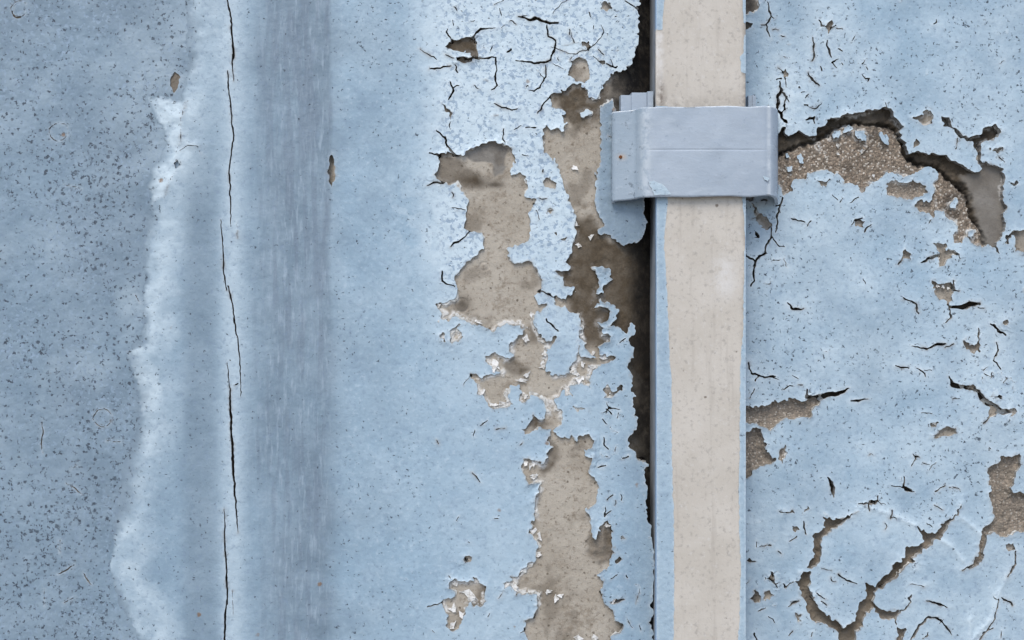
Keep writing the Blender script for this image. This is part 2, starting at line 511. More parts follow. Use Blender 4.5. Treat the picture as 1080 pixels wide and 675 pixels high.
def XW(px, k): return (px - 540) * S * k
TOPZ = CZ + 1.2
box("masonry", XW(-2100, KL), XW(160, KL), -0.0018, 0.24, 0, TOPZ - 0.01, M_MASONRY, wall_l)
box("masonry", XW(160.5, KL), XW(655, KL), 0.0050, 0.24, 0, TOPZ - 0.01, M_MASONRY, pil)
box("masonry", XW(655.5, KL), XW(3000, KR), 0.0230, 0.24, 0, TOPZ - 0.01, M_MASONRY, wall_r)

# ================================================================== LEFT WALL
F = Field(np.concatenate([far(-20, -2100, 3)[::-1], np.arange(-20, 215, 1.3)]), yaxis(1.3, KL), seed=21)
LX, LY = F.X, F.Y
e = F.full()
for p in [[(180, 80), (184, 75), (189, 82), (188, 92), (184, 97), (179, 90)]]: F.poly(e, p)
r1 = random.Random(3)
hair = [([(44, 445), (45, 455), (43, 468), (45, 478)], 1.5), ([(69, 510), (78, 514), (86, 522)], 1.5), ([(63, 570), (63, 584)], 1.4),
        ([(60, 606), (69, 602), (78, 596)], 1.6), ([(88, 604), (92, 612), (96, 617)], 1.5), ([(112, 465), (127, 466)], 1.5),
        ([(67, 195), (85, 198)], 1.4), ([(75, 495), (82, 490)], 1.3), ([(46, 620), (47, 640)], 1.3), ([(67, 636), (78, 630)], 1.3),
        ([(143, 311), (148, 320)], 1.3)]
for cx, cy, r, a0, a1 in [(108, 441, 10, 0.2, 6.0), (20, 9, 9, 0.5, 5.6), (19, 13, 6, 1, 4.0), (62, 139, 10, 0.1, 5.9)]:
    hair.append(([(cx + r * math.cos(a0 + (a1 - a0) * i / 14) * r1.uniform(.93, 1.07), cy + 0.92 * r * math.sin(a0 + (a1 - a0) * i / 14)) for i in range(15)], 1.1))
for p, w in hair: F.line(e, p, w, warp=0.3)
h = 5.2 + 0.25 * fbm(LX, LY, 120, 3, 2) + 0.06 * fbm(LX, LY, 9, 3, 4)
h -= 0.10 * sstep(0.25, 0.6, vnoise(LX, LY, 6, 9))
at = dict(grey=0.85 + 0.25 * fbm(LX, LY, 90, 3, 31), pale=np.clip(0.5 * fbm(LX, LY, 60, 3, 33) - 0.05, 0, 1),
          brush=LX * 0, soft=np.clip(.4 + .5 * fbm(LX, LY, 40, 2, 36), 0, 1), dens=np.clip(0.97 + 0.5 * fbm(LX, LY, 70, 2, 35), 0.4, 1.4),
          edge=0.3 * np.exp(np.minimum(e, 0) / 1.5), stain=LX * 0)
march(F, -e, h, h - 0.7, at, KL, [M_PAINT, M_EDGE], wall_l, "paint_coat", "paint_flake")
xs2 = np.arange(-20, 215, 2.5); F2 = Field(xs2, np.arange(-20, 700, 2.5), seed=22)
at = dict(white=F2.X * 0, agg=F2.X * 0, grey=F2.X * 0 + 0.3, dirt=F2.X * 0 + 0.6, dirt_shade=F2.X * 0)
march(F2, F2.X * 0 + 1, 4.4 + 0.15 * fbm(F2.X, F2.Y, 9, 3, 6), F2.X * 0 + 3, at, KL, [M_PLASTER, M_PLASTER], wall_l, "plaster")

# ================================================================== PILASTER
T1, T2, T3, T4 = T(440, 0, 140), T(560, 0, 140), T(440, 130, 140), T(560, 130, 140)
T5, T6, T7, T8 = T(440, 260, 140), T(560, 260, 140), T(480, 370, 140), T(560, 390, 140)
T9a, T9b = T(440, 535, 140), T(560, 535, 140)
LA = T(100, 0, 220); LB = T(200, 0, 340); LC = T(200, 335, 340); LD = T(0, 335, 340)

# filler's ragged left edge, then right over everything
edge_l = [(191, -60), (193, 0), (198, 20), (197, 45), (199, 70), (194, 92), (191, 106), (178, 104), (160, 99), (154, 103), (164, 122),
          (172, 138), (176, 150), (168, 168), (160, 178), (156, 192), (158, 212), (154, 235), (151, 262), (152, 290), (150, 320)] + \
         LD([(300, 0), (292, 40), (262, 70), (275, 120), (290, 180), (280, 240), (257, 320), (246, 380), (236, 470), (230, 520), (246, 590), (282, 650), (292, 690)])
BIG = T3([(110, 165), (160, 145), (195, 165), (225, 175), (245, 150), (290, 120), (370, 98), (440, 98), (480, 130), (498, 190), (470, 250), (480, 262),
          (530, 255), (565, 310), (550, 375), (605, 390), (575, 460), (572, 510), (583, 550), (550, 600), (500, 630), (465, 640)]) + \
      T5([(462, 0), (465, 60), (500, 90), (535, 85), (580, 75), (605, 110), (640, 170), (625, 230), (595, 245), (615, 280), (650, 290), (655, 305),
          (625, 330), (600, 325), (585, 350), (600, 400), (625, 440)]) + \
      T6([(60, 470), (90, 490), (105, 452), (130, 450), (100, 510), (75, 540), (85, 560), (70, 600), (75, 630), (130, 655), (185, 650), (200, 615),
          (240, 560), (245, 530), (240, 460), (250, 440), (255, 400), (245, 350), (200, 330), (165, 298), (130, 310), (112, 290), (122, 262), (180, 260),
          (215, 240), (215, 208), (170, 200), (165, 155), (135, 150), (130, 128), (190, 130), (195, 110), (170, 90), (190, 50), (215, 0)]) + \
      T4([(218, 610), (230, 560), (220, 520), (240, 485), (215, 440), (188, 385), (185, 330), (155, 280), (140, 220), (100, 160), (65, 150), (58, 40),
          (75, 15), (105, 40), (120, 20), (140, 20), (160, 45)]) + \
      T2([(165, 675), (185, 630), (160, 590), (185, 575), (165, 560), (110, 540), (90, 495), (120, 465), (185, 470), (190, 440), (215, 425), (250, 430),
          (285, 460), (300, 500), (345, 500), (355, 460), (395, 410), (405, 380), (450, 360), (500, 330), (520, 290), (543, 200), (550, 140), (552, 70),
          (545, 40), (555, 0), (550, -60), (552, -250)]) + [(720, -60), (720, 760)] + \
      T9b([(618, 1100), (618, 675), (615, 560), (620, 450), (625, 360), (625, 260), (610, 120), (595, 60), (585, 0)]) + \
      T8([(590, 600), (570, 530), (600, 490), (560, 465), (520, 420), (495, 380), (500, 340), (540, 290), (540, 250), (515, 170), (530, 140), (510, 110),
          (515, 50), (500, 0)]) + \
      T6([(500, 600), (525, 560), (520, 510), (500, 490), (505, 470), (530, 430), (530, 405), (500, 400), (490, 440), (470, 430), (440, 400), (370, 420),
          (365, 450), (410, 455), (405, 480), (370, 485), (350, 510), (345, 550), (400, 555), (420, 560), (415, 590), (350, 600), (310, 640)]) + \
      T8([(310, 0), (300, 50), (305, 100), (285, 75), (240, 70), (195, 90), (215, 130), (180, 140), (165, 105), (145, 135), (115, 155), (130, 190),
          (165, 205), (160, 245), (120, 310), (150, 340), (185, 345), (205, 320), (225, 365), (240, 335), (285, 320), (315, 355), (310, 395), (270, 405),
          (275, 430), (305, 445), (300, 490), (285, 515), (320, 540), (340, 580), (345, 640), (330, 675)]) + \
      T9b([(280, 0), (305, 60), (295, 110), (315, 155), (335, 150), (355, 90), (375, 70), (410, 85), (415, 175), (425, 205), (420, 240), (395, 270),
           (390, 300), (340, 350), (370, 385), (350, 430), (375, 500), (415, 530), (425, 570), (470, 610), (465, 630), (415, 640), (405, 675), (415, 760), (400, 900)]) + \
      T9a([(600, 900), (570, 760), (560, 675), (550, 620), (555, 570), (600, 555), (610, 440), (570, 450), (550, 440), (500, 440), (490, 395), (445, 410),
           (440, 385), (490, 370), (475, 345), (500, 355), (520, 320), (600, 270), (615, 190), (600, 160), (570, 130), (580, 90), (605, 60), (590, 40), (585, 0)]) + \
      T7([(440, 675), (380, 675), (355, 650), (350, 600), (335, 570), (350, 545), (430, 560), (440, 580), (470, 530), (490, 490), (465, 440), (480, 425),
          (490, 400), (440, 390), (390, 405), (360, 415), (340, 405), (380, 370), (395, 320), (435, 345), (460, 340), (470, 300), (460, 260), (420, 240),
          (390, 210), (350, 260), (325, 250), (330, 215), (320, 175), (280, 180), (270, 240), (298, 270), (250, 290), (190, 300), (160, 280), (150, 240),
          (105, 210), (110, 170), (85, 145), (90, 120), (130, 140), (180, 120), (240, 110)]) + \
      T5([(380, 610), (350, 590), (350, 560), (400, 545), (440, 570), (470, 570), (490, 545), (465, 530), (470, 500), (510, 460), (540, 460), (545, 420),
          (520, 395), (430, 405), (375, 430), (340, 410), (270, 385), (230, 375), (185, 350), (160, 385), (125, 370), (130, 340), (95, 310), (100, 290),
          (140, 280), (190, 270), (205, 210), (190, 165), (215, 130), (250, 85), (280, 50), (310, 40), (340, 0)]) + \
      T3([(340, 640), (330, 610), (335, 560), (320, 548), (262, 555), (240, 530), (250, 440), (262, 385), (230, 340), (190, 305), (130, 310), (85, 270),
          (100, 225), (115, 200)])
CHIPS = [T1([(140, 243), (180, 210), (270, 190), (300, 200), (312, 300), (285, 290), (270, 275), (230, 268), (180, 255)]),
         T1([(185, 295), (230, 290), (290, 297), (260, 315), (220, 320), (195, 310)]),
         T1([(118, 520), (150, 545), (178, 585), (165, 625), (155, 575), (125, 540)]),
         T2([(358, 15), (385, 8), (408, 20), (408, 50), (380, 60), (357, 45)]), T2([(262, 210), (280, 205), (298, 230), (288, 255), (262, 235)]),
         T2([(205, 310), (240, 298), (280, 310), (290, 340), (300, 385), (275, 430), (240, 415), (185, 380), (195, 340)]),
         T2([(345, 315), (370, 305), (388, 325), (370, 340)]),
         T4([(60, 290), (95, 282), (125, 310), (115, 330), (75, 330)]), T4([(78, 445), (100, 432), (112, 445), (95, 462)]),
         T4([(112, 560), (130, 550), (128, 580)]), T4([(145, 590), (178, 575), (178, 600)]),
         T5([(165, 470), (175, 430), (215, 390), (210, 425), (228, 450), (215, 480), (180, 488)]), T5([(125, 445), (145, 445), (148, 480), (125, 475)]),
         T6([(22, 285), (60, 290), (75, 305), (45, 325)]),
         T8([(370, 95), (395, 85), (400, 110), (430, 115), (465, 70), (470, 100), (430, 130), (405, 150), (375, 145)]),
         T8([(215, 190), (265, 195), (290, 205), (240, 212)]),
         T9b([(430, 255), (450, 240), (465, 260), (445, 285), (425, 275)]), T9b([(400, 480), (420, 465), (440, 470), (475, 468), (440, 495), (405, 495)]),
         T9b([(452, 158), (470, 150), (482, 160), (468, 172)]),
         T9a([(235, 270), (240, 250), (262, 240), (278, 258), (250, 272)]),
         T9a([(155, 410), (165, 375), (190, 360), (220, 378), (270, 378), (285, 380), (285, 350), (310, 370), (325, 390), (345, 400), (350, 440), (342, 500),
              (300, 495), (270, 485), (250, 510), (245, 545), (225, 580), (222, 610), (195, 635), (165, 630), (150, 600), (158, 550), (130, 510), (118, 480),
              (135, 462), (185, 460), (190, 430)]),
         [(184, 172), (188, 168), (191, 174), (187, 177)],
         LB([(293, 330), (299, 318), (306, 350), (300, 388), (292, 380)])]
ISLES = [T2([(410, 505), (418, 540), (440, 640)]) + T4([(420, 0), (430, 300), (560, 330), (580, 420), (578, 460), (588, 510), (575, 560), (545, 605), (480, 625),
          (440, 605), (400, 572), (350, 565), (335, 540), (370, 520), (340, 460), (318, 390), (328, 320), (325, 250), (350, 215), (355, 150), (358, 60), (350, 0)]) +
         T2([(350, 600), (360, 540)]),
         T2([(248, 575), (275, 558), (310, 575), (300, 592), (250, 592)]),
         T6([(310, 110), (400, 108), (405, 165), (370, 195), (372, 240), (330, 235), (352, 205), (345, 150)]),
         T6([(352, 262), (378, 295), (420, 295), (445, 320), (430, 380), (400, 405), (380, 430), (345, 385), (385, 380), (403, 340), (390, 312), (352, 308), (320, 315), (330, 288), (348, 292)]),
         T5([(470, 50), (500, 92), (530, 90), (530, 60), (560, 20), (500, -10)]),
         T6([(240, 470), (262, 478), (300, 545), (330, 560), (300, 572), (258, 555)])]
CR = [([(188, 160), (198, 154), (208, 155), (213, 162)], 1.1), ([(186, 179), (180, 190), (174, 206)], 0.9), ([(196, 108), (191, 125), (192, 148), (186, 160)], 0.9), (T1([(285, 190), (320, 150), (350, 143), (405, 145)]), [3, 3, 1.6, .8]), (T1([(178, 212), (148, 162), (155, 148)]), 1.9), (T1([(180, 130), (178, 105)]), 1.3),
      (T1([(200, 300), (350, 298), (398, 290)]), 2), (T1([(398, 290), (405, 360), (395, 405), (405, 435), (380, 460)]), 2), (T1([(65, 352), (120, 345), (170, 335)]), 2.1),
      (T1([(195, 330), (205, 375)]), 2), (T1([(150, 280), (185, 300)]), 1.8),
      (T1([(510, 85), (545, 92), (570, 102), (605, 95), (640, 110), (675, 118)]) + T2([(135, 118)]), [1.5, 2.5, 3, 4, 3.5, 3, 2.6]),
      (T1([(500, 310), (560, 318), (620, 325)]) + T2([(0, 322), (60, 320), (95, 310), (110, 275), (125, 240), (125, 210), (90, 185), (75, 130)]), [1, 2, 2.2, 2, 2, 2, 1.6, 1.8, 1.8, 1.6, 1.4]),
      (T1([(652, 330), (650, 400), (620, 445), (590, 465), (565, 455)]), 1.6), (T1([(455, 265), (478, 250)]), 2.6), (T1([(170, 420), (185, 460), (160, 505)]), 2.4),
      (T1([(165, 620), (163, 650)]), 1.6), (T1([(395, 525), (430, 550), (455, 548), (480, 565), (510, 555)]), 1.7), (T1([(672, 500), (650, 520), (615, 582)]), 1.7),
      (T1([(550, 650), (600, 650)]), 1.5), (T1([(395, 25), (440, 0)]), 1.5), (T1([(422, 40), (425, 80)]), 1.4), (T1([(10, 250), (60, 275), (100, 305)]), 1.0),
      (T2([(388, 325), (430, 345), (440, 335)]), 2.2), (T2([(105, 240), (160, 265), (230, 275), (290, 250), (340, 215), (370, 160), (355, 130)]), 1.05),
      (T2([(110, 75), (140, 35), (190, 0)]), 1.1), (T2([(480, 5), (525, 30), (540, 45)]), 2.2), (T2([(195, 150), (197, 175)]), 2.0), (T2([(318, 135), (320, 152)]), 1.6),
      (T2([(310, 285), (350, 320)]), 1.3), (T2([(340, 255), (370, 280)]), 1.3), (T2([(400, 300), (420, 335)]), 1.4), (T2([(110, 330), (165, 355)]), 1.2),
      (T3([(95, 38), (140, 70), (155, 120), (200, 170)]), [1.2, 2, 2, 2.6]), (T3([(65, 150), (100, 158), (115, 168)]), 2.4), (T3([(50, 318), (85, 305), (130, 308)]), 2.4),
      (T3([(175, 430), (245, 442)]), 1.6), (T3([(170, 630), (185, 610), (210, 608), (265, 558)]), 2.2), (T3([(440, 30), (438, 75), (450, 98)]), 1.7), (T3([(535, 158), (568, 172)]), 1.5),
      (T3([(605, 445), (620, 490)]), 1.2), (T3([(550, 20), (605, 18)]), 1.4), (T5([(130, 125), (125, 175), (190, 205)]), 2.0), (T5([(620, 225), (675, 245)]), 2.2),
      (T6([(75, 370), (105, 395), (135, 430)]), 1.8), (T6([(455, 490), (480, 470)]), 2), (T6([(85, 245), (120, 262)]), 2),
      (T7([(125, 380), (165, 350)]), 1.4), (T7([(95, 435), (102, 400)]), 1.4), (T7([(85, 615), (105, 640), (125, 665)]), 1.4), (T7([(210, 400), (255, 390)]), 1.4),
      (T7([(80, 130), (45, 170)]), 1.4), (T8([(365, 250), (385, 272)]), 1.9), (T8([(345, 495), (385, 490)]), 1.9), (T8([(380, 200), (410, 225)]), 2.4), (T8([(440, 245), (450, 215)]), 1.6),
      (T8([(465, 455), (495, 440)]), 1.8), (T8([(385, 660), (415, 635)]), 2.0), (T8([(370, 340), (375, 380), (395, 405)]), 1.6),
      (T9a([(55, 508), (85, 495), (120, 485)]), 1.7), (T9a([(205, 70), (212, 50)]), 1.6), (T9a([(390, 52), (408, 55)]), 1.8), (T9a([(525, 635), (560, 620), (600, 545)]), 1.5),
      (T9a([(415, 460), (440, 430)]), 1.2), (T9a([(360, 555), (368, 535)]), 1.4), (T9a([(75, 625), (90, 640)]), 1.3), (T9b([(380, 0), (375, 45), (405, 15)]), 1.7),
      (T9b([(405, 365), (440, 345)]), 1.8), (T9b([(440, 490), (475, 470)]), 1.8), (T9b([(315, 480), (320, 445), (360, 440)]), 2), (T9b([(490, 560), (515, 615)]), 1.3)]
LONG = [(LA([(428, -60), (428, 0), (440, 50), (445, 110), (452, 180), (446, 205), (452, 262)]), [1.4, 1.6, 1.8, 2.0, 2.4, 1.5, .8]),
        (LA([(446, 175), (446, 210)]), 1.5),
        (LA([(432, 230), (435, 290), (442, 350), (445, 400), (452, 440), (442, 490), (437, 560), (440, 640)]) + LB([(88, 470)]), [1, 1.5, 1.7, 1.5, 1.9, 1.6, 1.8, 1.7, .8]),
        (LB([(66, 460), (70, 515), (72, 560), (78, 608)]), [.9, 1.4, 1.6, 1.4]), (LB([(100, 465), (101, 500)]), .9),
        (LB([(82, 600), (91, 640), (95, 675)]) + LC([(100, 40), (107, 100), (108, 165)]), [1.7, 1.7, 1.6, 1.5, 1.3, .8]), (LC([(96, 140), (102, 138)]), 2.0),
        (LC([(80, 95), (84, 140), (86, 175), (89, 250), (92, 310), (96, 370), (102, 450)]), [.8, 1.2, 2.2, 2.7, 2.7, 2.3, .8]),
        (LC([(74, 400), (75, 480), (79, 560), (81, 600)]), [.8, 1.8, 2.1, 1.2]), (LC([(79, 590), (75, 625), (75, 700)]), [1.2, 2.1, 2.1]), (LC([(90, 570), (92, 620)]), .9)]

F = Field(np.concatenate([np.arange(112, 226, 1.8), np.arange(226, 258, .7), np.arange(258, 440, 1.8), np.arange(440, 706, .8)]), yaxis(.8, KP), seed=1)
PX_, PY_ = F.X, F.Y
ep = F.full(); isl = F.full(40.0)
F.poly(ep, BIG)
for p in CHIPS: F.poly(ep, p)
for p in ISLES: F.poly(isl, p, op='min')
jit = 1.1 * fbm(PX_, PY_, 5.5, 2, 51) + 0.6 * vnoise(PX_, PY_, 2.4, 52)
ex = np.minimum(ep + jit, isl - 0.6 * jit)
ec = F.full()
for p, w in CR: F.line(ec, p, w, warp=0.5)
for p, w in LONG: F.line(ec, p, w, warp=0.34)
# fine crazing on the thick chalky upper part
rr = random.Random(8)
def crazing(Fd, E, cell, w, mask, seed):
    """broken network of hairline cracks: cell borders, opened only where the mask and noise allow"""
    x, y = Fd.WX * .6 + Fd.X * .4, Fd.WY * .6 + Fd.Y * .4
    u, v = x / cell, y / cell
    iu, iv = np.floor(u), np.floor(v)
    f1 = np.full(x.shape, 9.0); f2 = np.full(x.shape, 9.0)
    for a in (-1, 0, 1):
        for b in (-1, 0, 1):
            p, q = (iu + a).astype(np.int64), (iv + b).astype(np.int64)
            jx = TAB[(p + seed) & 255, (q * 3 + seed) & 255]; jy = TAB[(p * 5 + 7 * seed) & 255, (q + 31) & 255]
            dd = np.hypot(p + jx - u, q + jy - v)
            f2 = np.minimum(f2, np.maximum(f1, dd)); f1 = np.minimum(f1, dd)
    brk = fbm(Fd.X, Fd.Y, cell * 0.9, 2, seed + 3)
    ww = w * sstep(0.25, 0.9, mask + 0.9 * brk)
    np.maximum(E, np.where(ww > 0.3, 0.5 * (ww - (f2 - f1) * cell), -40.0), out=E)
def scatter(Fd, E, n, x0, x1, y0, y1, lens, ws, dens=None, up=0.0):
    c = 0
    while c < n:
        x, y = rr.uniform(x0, x1), rr.uniform(y0, y1)
        if dens is not None and rr.random() > dens(x, y): continue
        c += 1
        a = rr.uniform(0, 2 * math.pi); L = rr.uniform(*lens); m = 4
        pts = [(x, y)]
        for _ in range(m):
            a += rr.uniform(-0.9, 0.9)
            pts.append((pts[-1][0] + math.cos(a) * L / m, pts[-1][1] + math.sin(a) * L / m))
        Fd.line(E, pts, rr.uniform(*ws), warp=0.3)
scatter(F, ec, 30, 458, 675, -12, 215, (3, 9), (0.8, 1.3))
inf = (PY_ > -14) & (PY_ < 689)
crazing(F, ec, 24, 1.25, np.where(inf, -0.9 + 0.86 * sstep(452, 475, PX_) * (1 - sstep(215, 300, PY_)) + 0.95 * sstep(610, 640, PX_) * sstep(370, 400, PY_), -1), 5)
scatter(F, ec, 14, 560, 690, 380, 690, (3, 8), (0.8, 1.3))
scatter(F, ec, 10, 440, 600, 400, 690, (3, 6), (0.8, 1.1))
eall = np.maximum(ex, ec)
# left ragged limit of the filler
lim = F.full(); F.poly(lim, edge_l + [(150, 760), (900, 760), (900, -60)], pad=900)
far_rows = (PY_ < -14) | (PY_ > 689)
lim = np.where(far_rows, PX_ - 165, lim)
eall = np.where((PY_ < -40) | (PY_ > 720), np.maximum(eall, PX_ - 688), eall)
f = np.minimum(-eall, lim)

def prof(x):
    cp = np.array([(100, 5.5), (150, 5.7), (185, 6.0), (212, 5.55), (238, 6.05), (252, 6.0), (275, 5.5), (310, 3.9), (344, 2.3), (349.5, 1.9), (352, 3.0), (362, 3.1),
                   (400, 4.2), (440, 5.6), (465, 5.9), (630, 6.0)])
    xs = np.linspace(100, 720, 1241)
    y = np.interp(xs, cp[:, 0], cp[:, 1])
    t = np.clip((xs - 622) / 72, 0, 1); y = y - 16.0 * (1 - np.sqrt(np.maximum(1 - t * t, 0)))
    sm = y.copy()
    for _ in range(18): sm[1:-1] = (sm[:-2] + 2 * sm[1:-1] + sm[2:]) / 4
    k = np.exp(-((xs - 350) / 6) ** 2)
    return np.interp(x, xs, sm * (1 - k) + y * k)
wob = 2.2 * fbm(PX_ * 0 + 3, PY_, 90, 2, 61) + 1.0 * vnoise(PX_ * 0, PY_, 22, 62)
base = prof(PX_ + wob * sstep(300, 345, PX_) * (1 - sstep(360, 420, PX_)))
d = -eall
h = base + 0.22 * fbm(PX_, PY_, 70, 3, 63) + 0.07 * fbm(PX_, PY_, 12, 3, 64)
swb = 14 * fbm(PX_ * .4, PY_, 60, 3, 81); rwb = 3.2 * fbm(PX_ * 0, PY_, 34, 4, 82)
strip = sstep(254, 298, PX_ + swb) * (1 - sstep(345 - 7 * sstep(280, 420, PY_), 351.5 + 4 * sstep(280, 420, PY_), PX_ + rwb) * (1 - .2 * sstep(300, 420, PY_)) - .2 * sstep(300, 420, PY_) * sstep(335, 362, PX_ + 3 * rwb))
h += strip * 0.10 * fbm(PX_ * 6, PY_, 26, 3, 66)
lift_n = np.clip(0.35 + 0.9 * fbm(PX_, PY_, 30, 2, 65), 0, 1.2) * sstep(415, 445, PX_)
h += lift_n ** 1.5 * 1.35 * np.exp(-np.maximum(d, 0) / 4.5) * (ex > ec - 2)
h += 0.22 * np.exp(-np.maximum(-ec, 0) / 3.0)
hl = 5.2 + 0.25 * fbm(PX_, PY_, 120, 3, 2) + 0.06 * fbm(PX_, PY_, 9, 3, 4)
fea = sstep(-2, 24, lim + 5 * fbm(PX_, PY_, 16, 2, 68))
h = (hl + 0.07) * (1 - fea) + np.maximum(h + .1, hl + .1) * fea
# raised lumps and ridge on the filler
for cx, cy, rx, ry, a in [(182, 128, 9, 26, 0.45), (203, 152, 13, 4, 0.6), (187, 172, 9, 9, 0.55), (203, 60, 4, 30, 0.3), (150, 380, 9, 26, 0.35), (152, 540, 12, 40, 0.25), (440, 210, 6, 34, .35), (418, 230, 9, 26, .35)]:
    h += a * np.exp(-(((PX_ - cx) / rx) ** 2 + ((PY_ - cy) / ry) ** 2)) * (0.7 + 0.9 * fbm(PX_, PY_, 12, 2, 67))
upper = sstep(424, 470, PX_ + 14 * fbm(PX_, PY_, 30, 3, 71)) * (1 - sstep(235, 380, PY_ + 30 * fbm(PX_, PY_, 60, 2, 72)))
leftpale = (1 - sstep(18, 52, lim + 14 * fbm(PX_, PY_, 40, 3, 73))) * (0.45 + 0.55 * sstep(-.2, .35, fbm(PX_, PY_, 22, 3, 83)))
crackpale = np.exp(-((PX_ - 246) / 13.0) ** 2)
dark_band = np.exp(-((PX_ - 212) / 19.0) ** 4) * sstep(100, 230, PY_)
clipside = sstep(622, 634, PX_) * sstep(96, 108, PY_)
scab = sstep(-2, 2, F.poly(F.full(), [(157, 104), (190, 108), (193, 148), (186, 160), (176, 140)])) + sstep(-2, 2, F.poly(F.full(), [(158, 188), (170, 178), (192, 158), (205, 152), (196, 172), (178, 196), (162, 216)])) + sstep(-2, 2, F.poly(F.full(), LD([(262, 70), (300, 62), (330, 110), (345, 190), (300, 200), (285, 130)])))
scab *= (0.6 + 0.8 * fbm(PX_, PY_, 14, 3, 79))
bl = sstep(-2, 3 + 26 * np.clip(.45 + .9 * fbm(PX_ * 0, PY_, 70, 3, 86), 0, 1), lim + 5 * fbm(PX_, PY_, 14, 3, 87))
at = dict(grey=np.clip(0.80 * (1 - bl) + 0.66 * strip + 0.38 * (1 - sstep(255, 300, PX_)) + 0.42 * dark_band + (0.24 + .3 * fbm(PX_, PY_, 36, 3, 84)) * sstep(255, 300, PX_) * (1 - sstep(365, 465, PX_)) + 0.22 * np.exp(-((PX_ - 352) / 9.) ** 2)
                       + 0.42 * sstep(640, 690, PX_ + 12 * fbm(PX_, PY_, 30, 2, 77)) + (0.95 + .5 * fbm(PX_, PY_, 20, 3, 85)) * clipside * (1 - sstep(275, 300, PY_)) , 0, 1),  # grey towards the right edge paints in the shade of its rounding
          pale=np.clip(0.74 * bl * leftpale + 0.55 * crackpale * (1 - .3 * dark_band) + 0.85 * upper * (1 - 0.95 * clipside) + 0.55 * scab + 0.20 * sstep(440, 500, PX_) * (1 - sstep(600, 660, PX_))
                       + 0.30 * np.exp(-(((PX_ - 430) / 18) ** 2 + ((PY_ - 230) / 60) ** 2)) * (fbm(PX_, PY_, 18, 2, 78) > 0.1), 0, 1) * (1 - 0.9 * strip),
          brush=strip * 0.95, soft=np.clip(1.1 * upper * sstep(452, 475, PX_) * (1 - clipside) + 0.25 * sstep(560, 600, PX_), 0, 1),
          dens=np.clip(0.6 * (1 - bl) + 0.06 * (1 - sstep(230, 262, PX_)) + 0.42 + 0.25 * fbm(PX_, PY_, 60, 2, 74), 0, 1) * (1 - 0.6 * strip),
          edge=np.clip(0.9 * np.exp(-np.maximum(d, 0) / 1.6) * (0.35 + 0.6 * lift_n), 0, 1),
          stain=np.clip(0.6 * np.exp(-np.maximum(d, 0) / 1.2) * (fbm(PX_, PY_, 16, 2, 75) > 0.15), 0, 1))
bot = np.where(lim < 6, h - 0.9, h - 0.62 - 0.5 * (1 - np.clip(lift_n, 0, 1)))
march(F, f, h, bot, at, KP, [M_PAINT, M_EDGE], pil, "paint_coat", "paint_flake")

# bare plaster under the peeled paint
win = F.win(440, -40, 710, 720)
class Sub: pass
def subfield(F, win):
    G = Sub(); G.xs = F.xs[win[1]]; G.ys = F.ys[win[0]]; G.X = F.X[win]; G.Y = F.Y[win]; return G
G = subfield(F, win)
X, Y = G.X, G.Y
E, C, EX = eall[win], ec[win], ex[win]
FF = Field(G.xs, G.ys, warp=(5, 22, 2, 6), seed=90)
def zone(polys, soft=6, field=None):
    z = FF.full() if field is None else field.full()
    for p in polys: (FF if field is None else field).poly(z, p)
    return sstep(-soft, soft, z)
z_brown = zone([CHIPS[0], CHIPS[1], [(583, 88), (640, 92), (640, 125), (612, 135), (590, 118)], T4([(215, 480), (330, 480), (380, 560), (480, 640), (700, 600), (700, 760), (200, 760)]),
                [(585, 265), (720, 255), (720, 420), (640, 365), (612, 365), (600, 330)], T6([(250, 320), (380, 320), (360, 470), (250, 450)])], 8)
z_right = sstep(636, 664, X + 10 * fbm(X, Y, 40, 2, 91))
z_gap_shade = sstep(655, 682, X + 12 * fbm(X, Y, 24, 3, 92))  # mould dirt and the gap's shade painted in as one dark zone
z_mid = zone([T3([(90, 150), (200, 150), (300, 260), (330, 330), (240, 340), (80, 300)]), T8([(100, 390), (140, 420), (60, 540), (40, 520)]), T7([(430, 420), (530, 500), (470, 620), (430, 600)]),
              T7([(230, 60), (300, 30), (370, 90), (300, 130), (240, 100)]), T5([(540, 400), (600, 360), (640, 470), (560, 490)]), CHIPS[0], CHIPS[1], CHIPS[2], CHIPS[6],
              T9b([(285, 230), (330, 120), (410, 100), (430, 250), (340, 300)]), T9a([(300, 400), (360, 400), (350, 510), (300, 500)]), T7([(340, 400), (400, 330), (480, 380), (440, 410)])], 4)
z_grey = zone([T3([(245, 150), (300, 110), (440, 95), (460, 150), (440, 260), (390, 275), (370, 210), (320, 200), (300, 190)])], 2)
z_smudge = np.clip(np.exp(-(((X - 487) / 9) ** 2 + ((Y - 321) / 9) ** 2)) + .9 * np.exp(-(((X - 523) / 9) ** 2 + ((Y - 195) / 3) ** 2)) + .5 * np.exp(-(((X - 505) / 22) ** 2 + ((Y - 190) / 6) ** 2)), 0, 1)
prof0 = prof(X)
hs = prof0 - 0.95 + 0.16 * fbm(X, Y, 40, 3, 93) + 0.14 * fbm(X, Y, 7, 3, 94)
hs -= 0.28 * sstep(-1, 1.5, FF.poly(FF.full(), T3([(245, 150), (300, 110), (440, 95), (460, 150), (440, 260), (390, 275), (370, 210), (320, 200), (300, 190)]))) * 1.6
hs -= 0.5 * sstep(0.1, 0.5, fbm(X, Y, 18, 3, 95)) * z_brown
hs -= 4.5 * sstep(660, 690, X) + 0.5 * z_right
hs -= 3.2 * sstep(-1.5, 0.4, C) * (EX < 1.5)
for cx, cy, r in [(510.5, 281, 4.2), (487, 322, 7)]:      # ring shaped bubbles in the plaster
    rad = np.hypot(X - cx, Y - cy); hs -= 0.35 * np.exp(-((rad - r) / 1.3) ** 2)
rough = zone([T9b([(285, 230), (310, 130), (410, 100), (430, 250), (340, 300)])], 3)
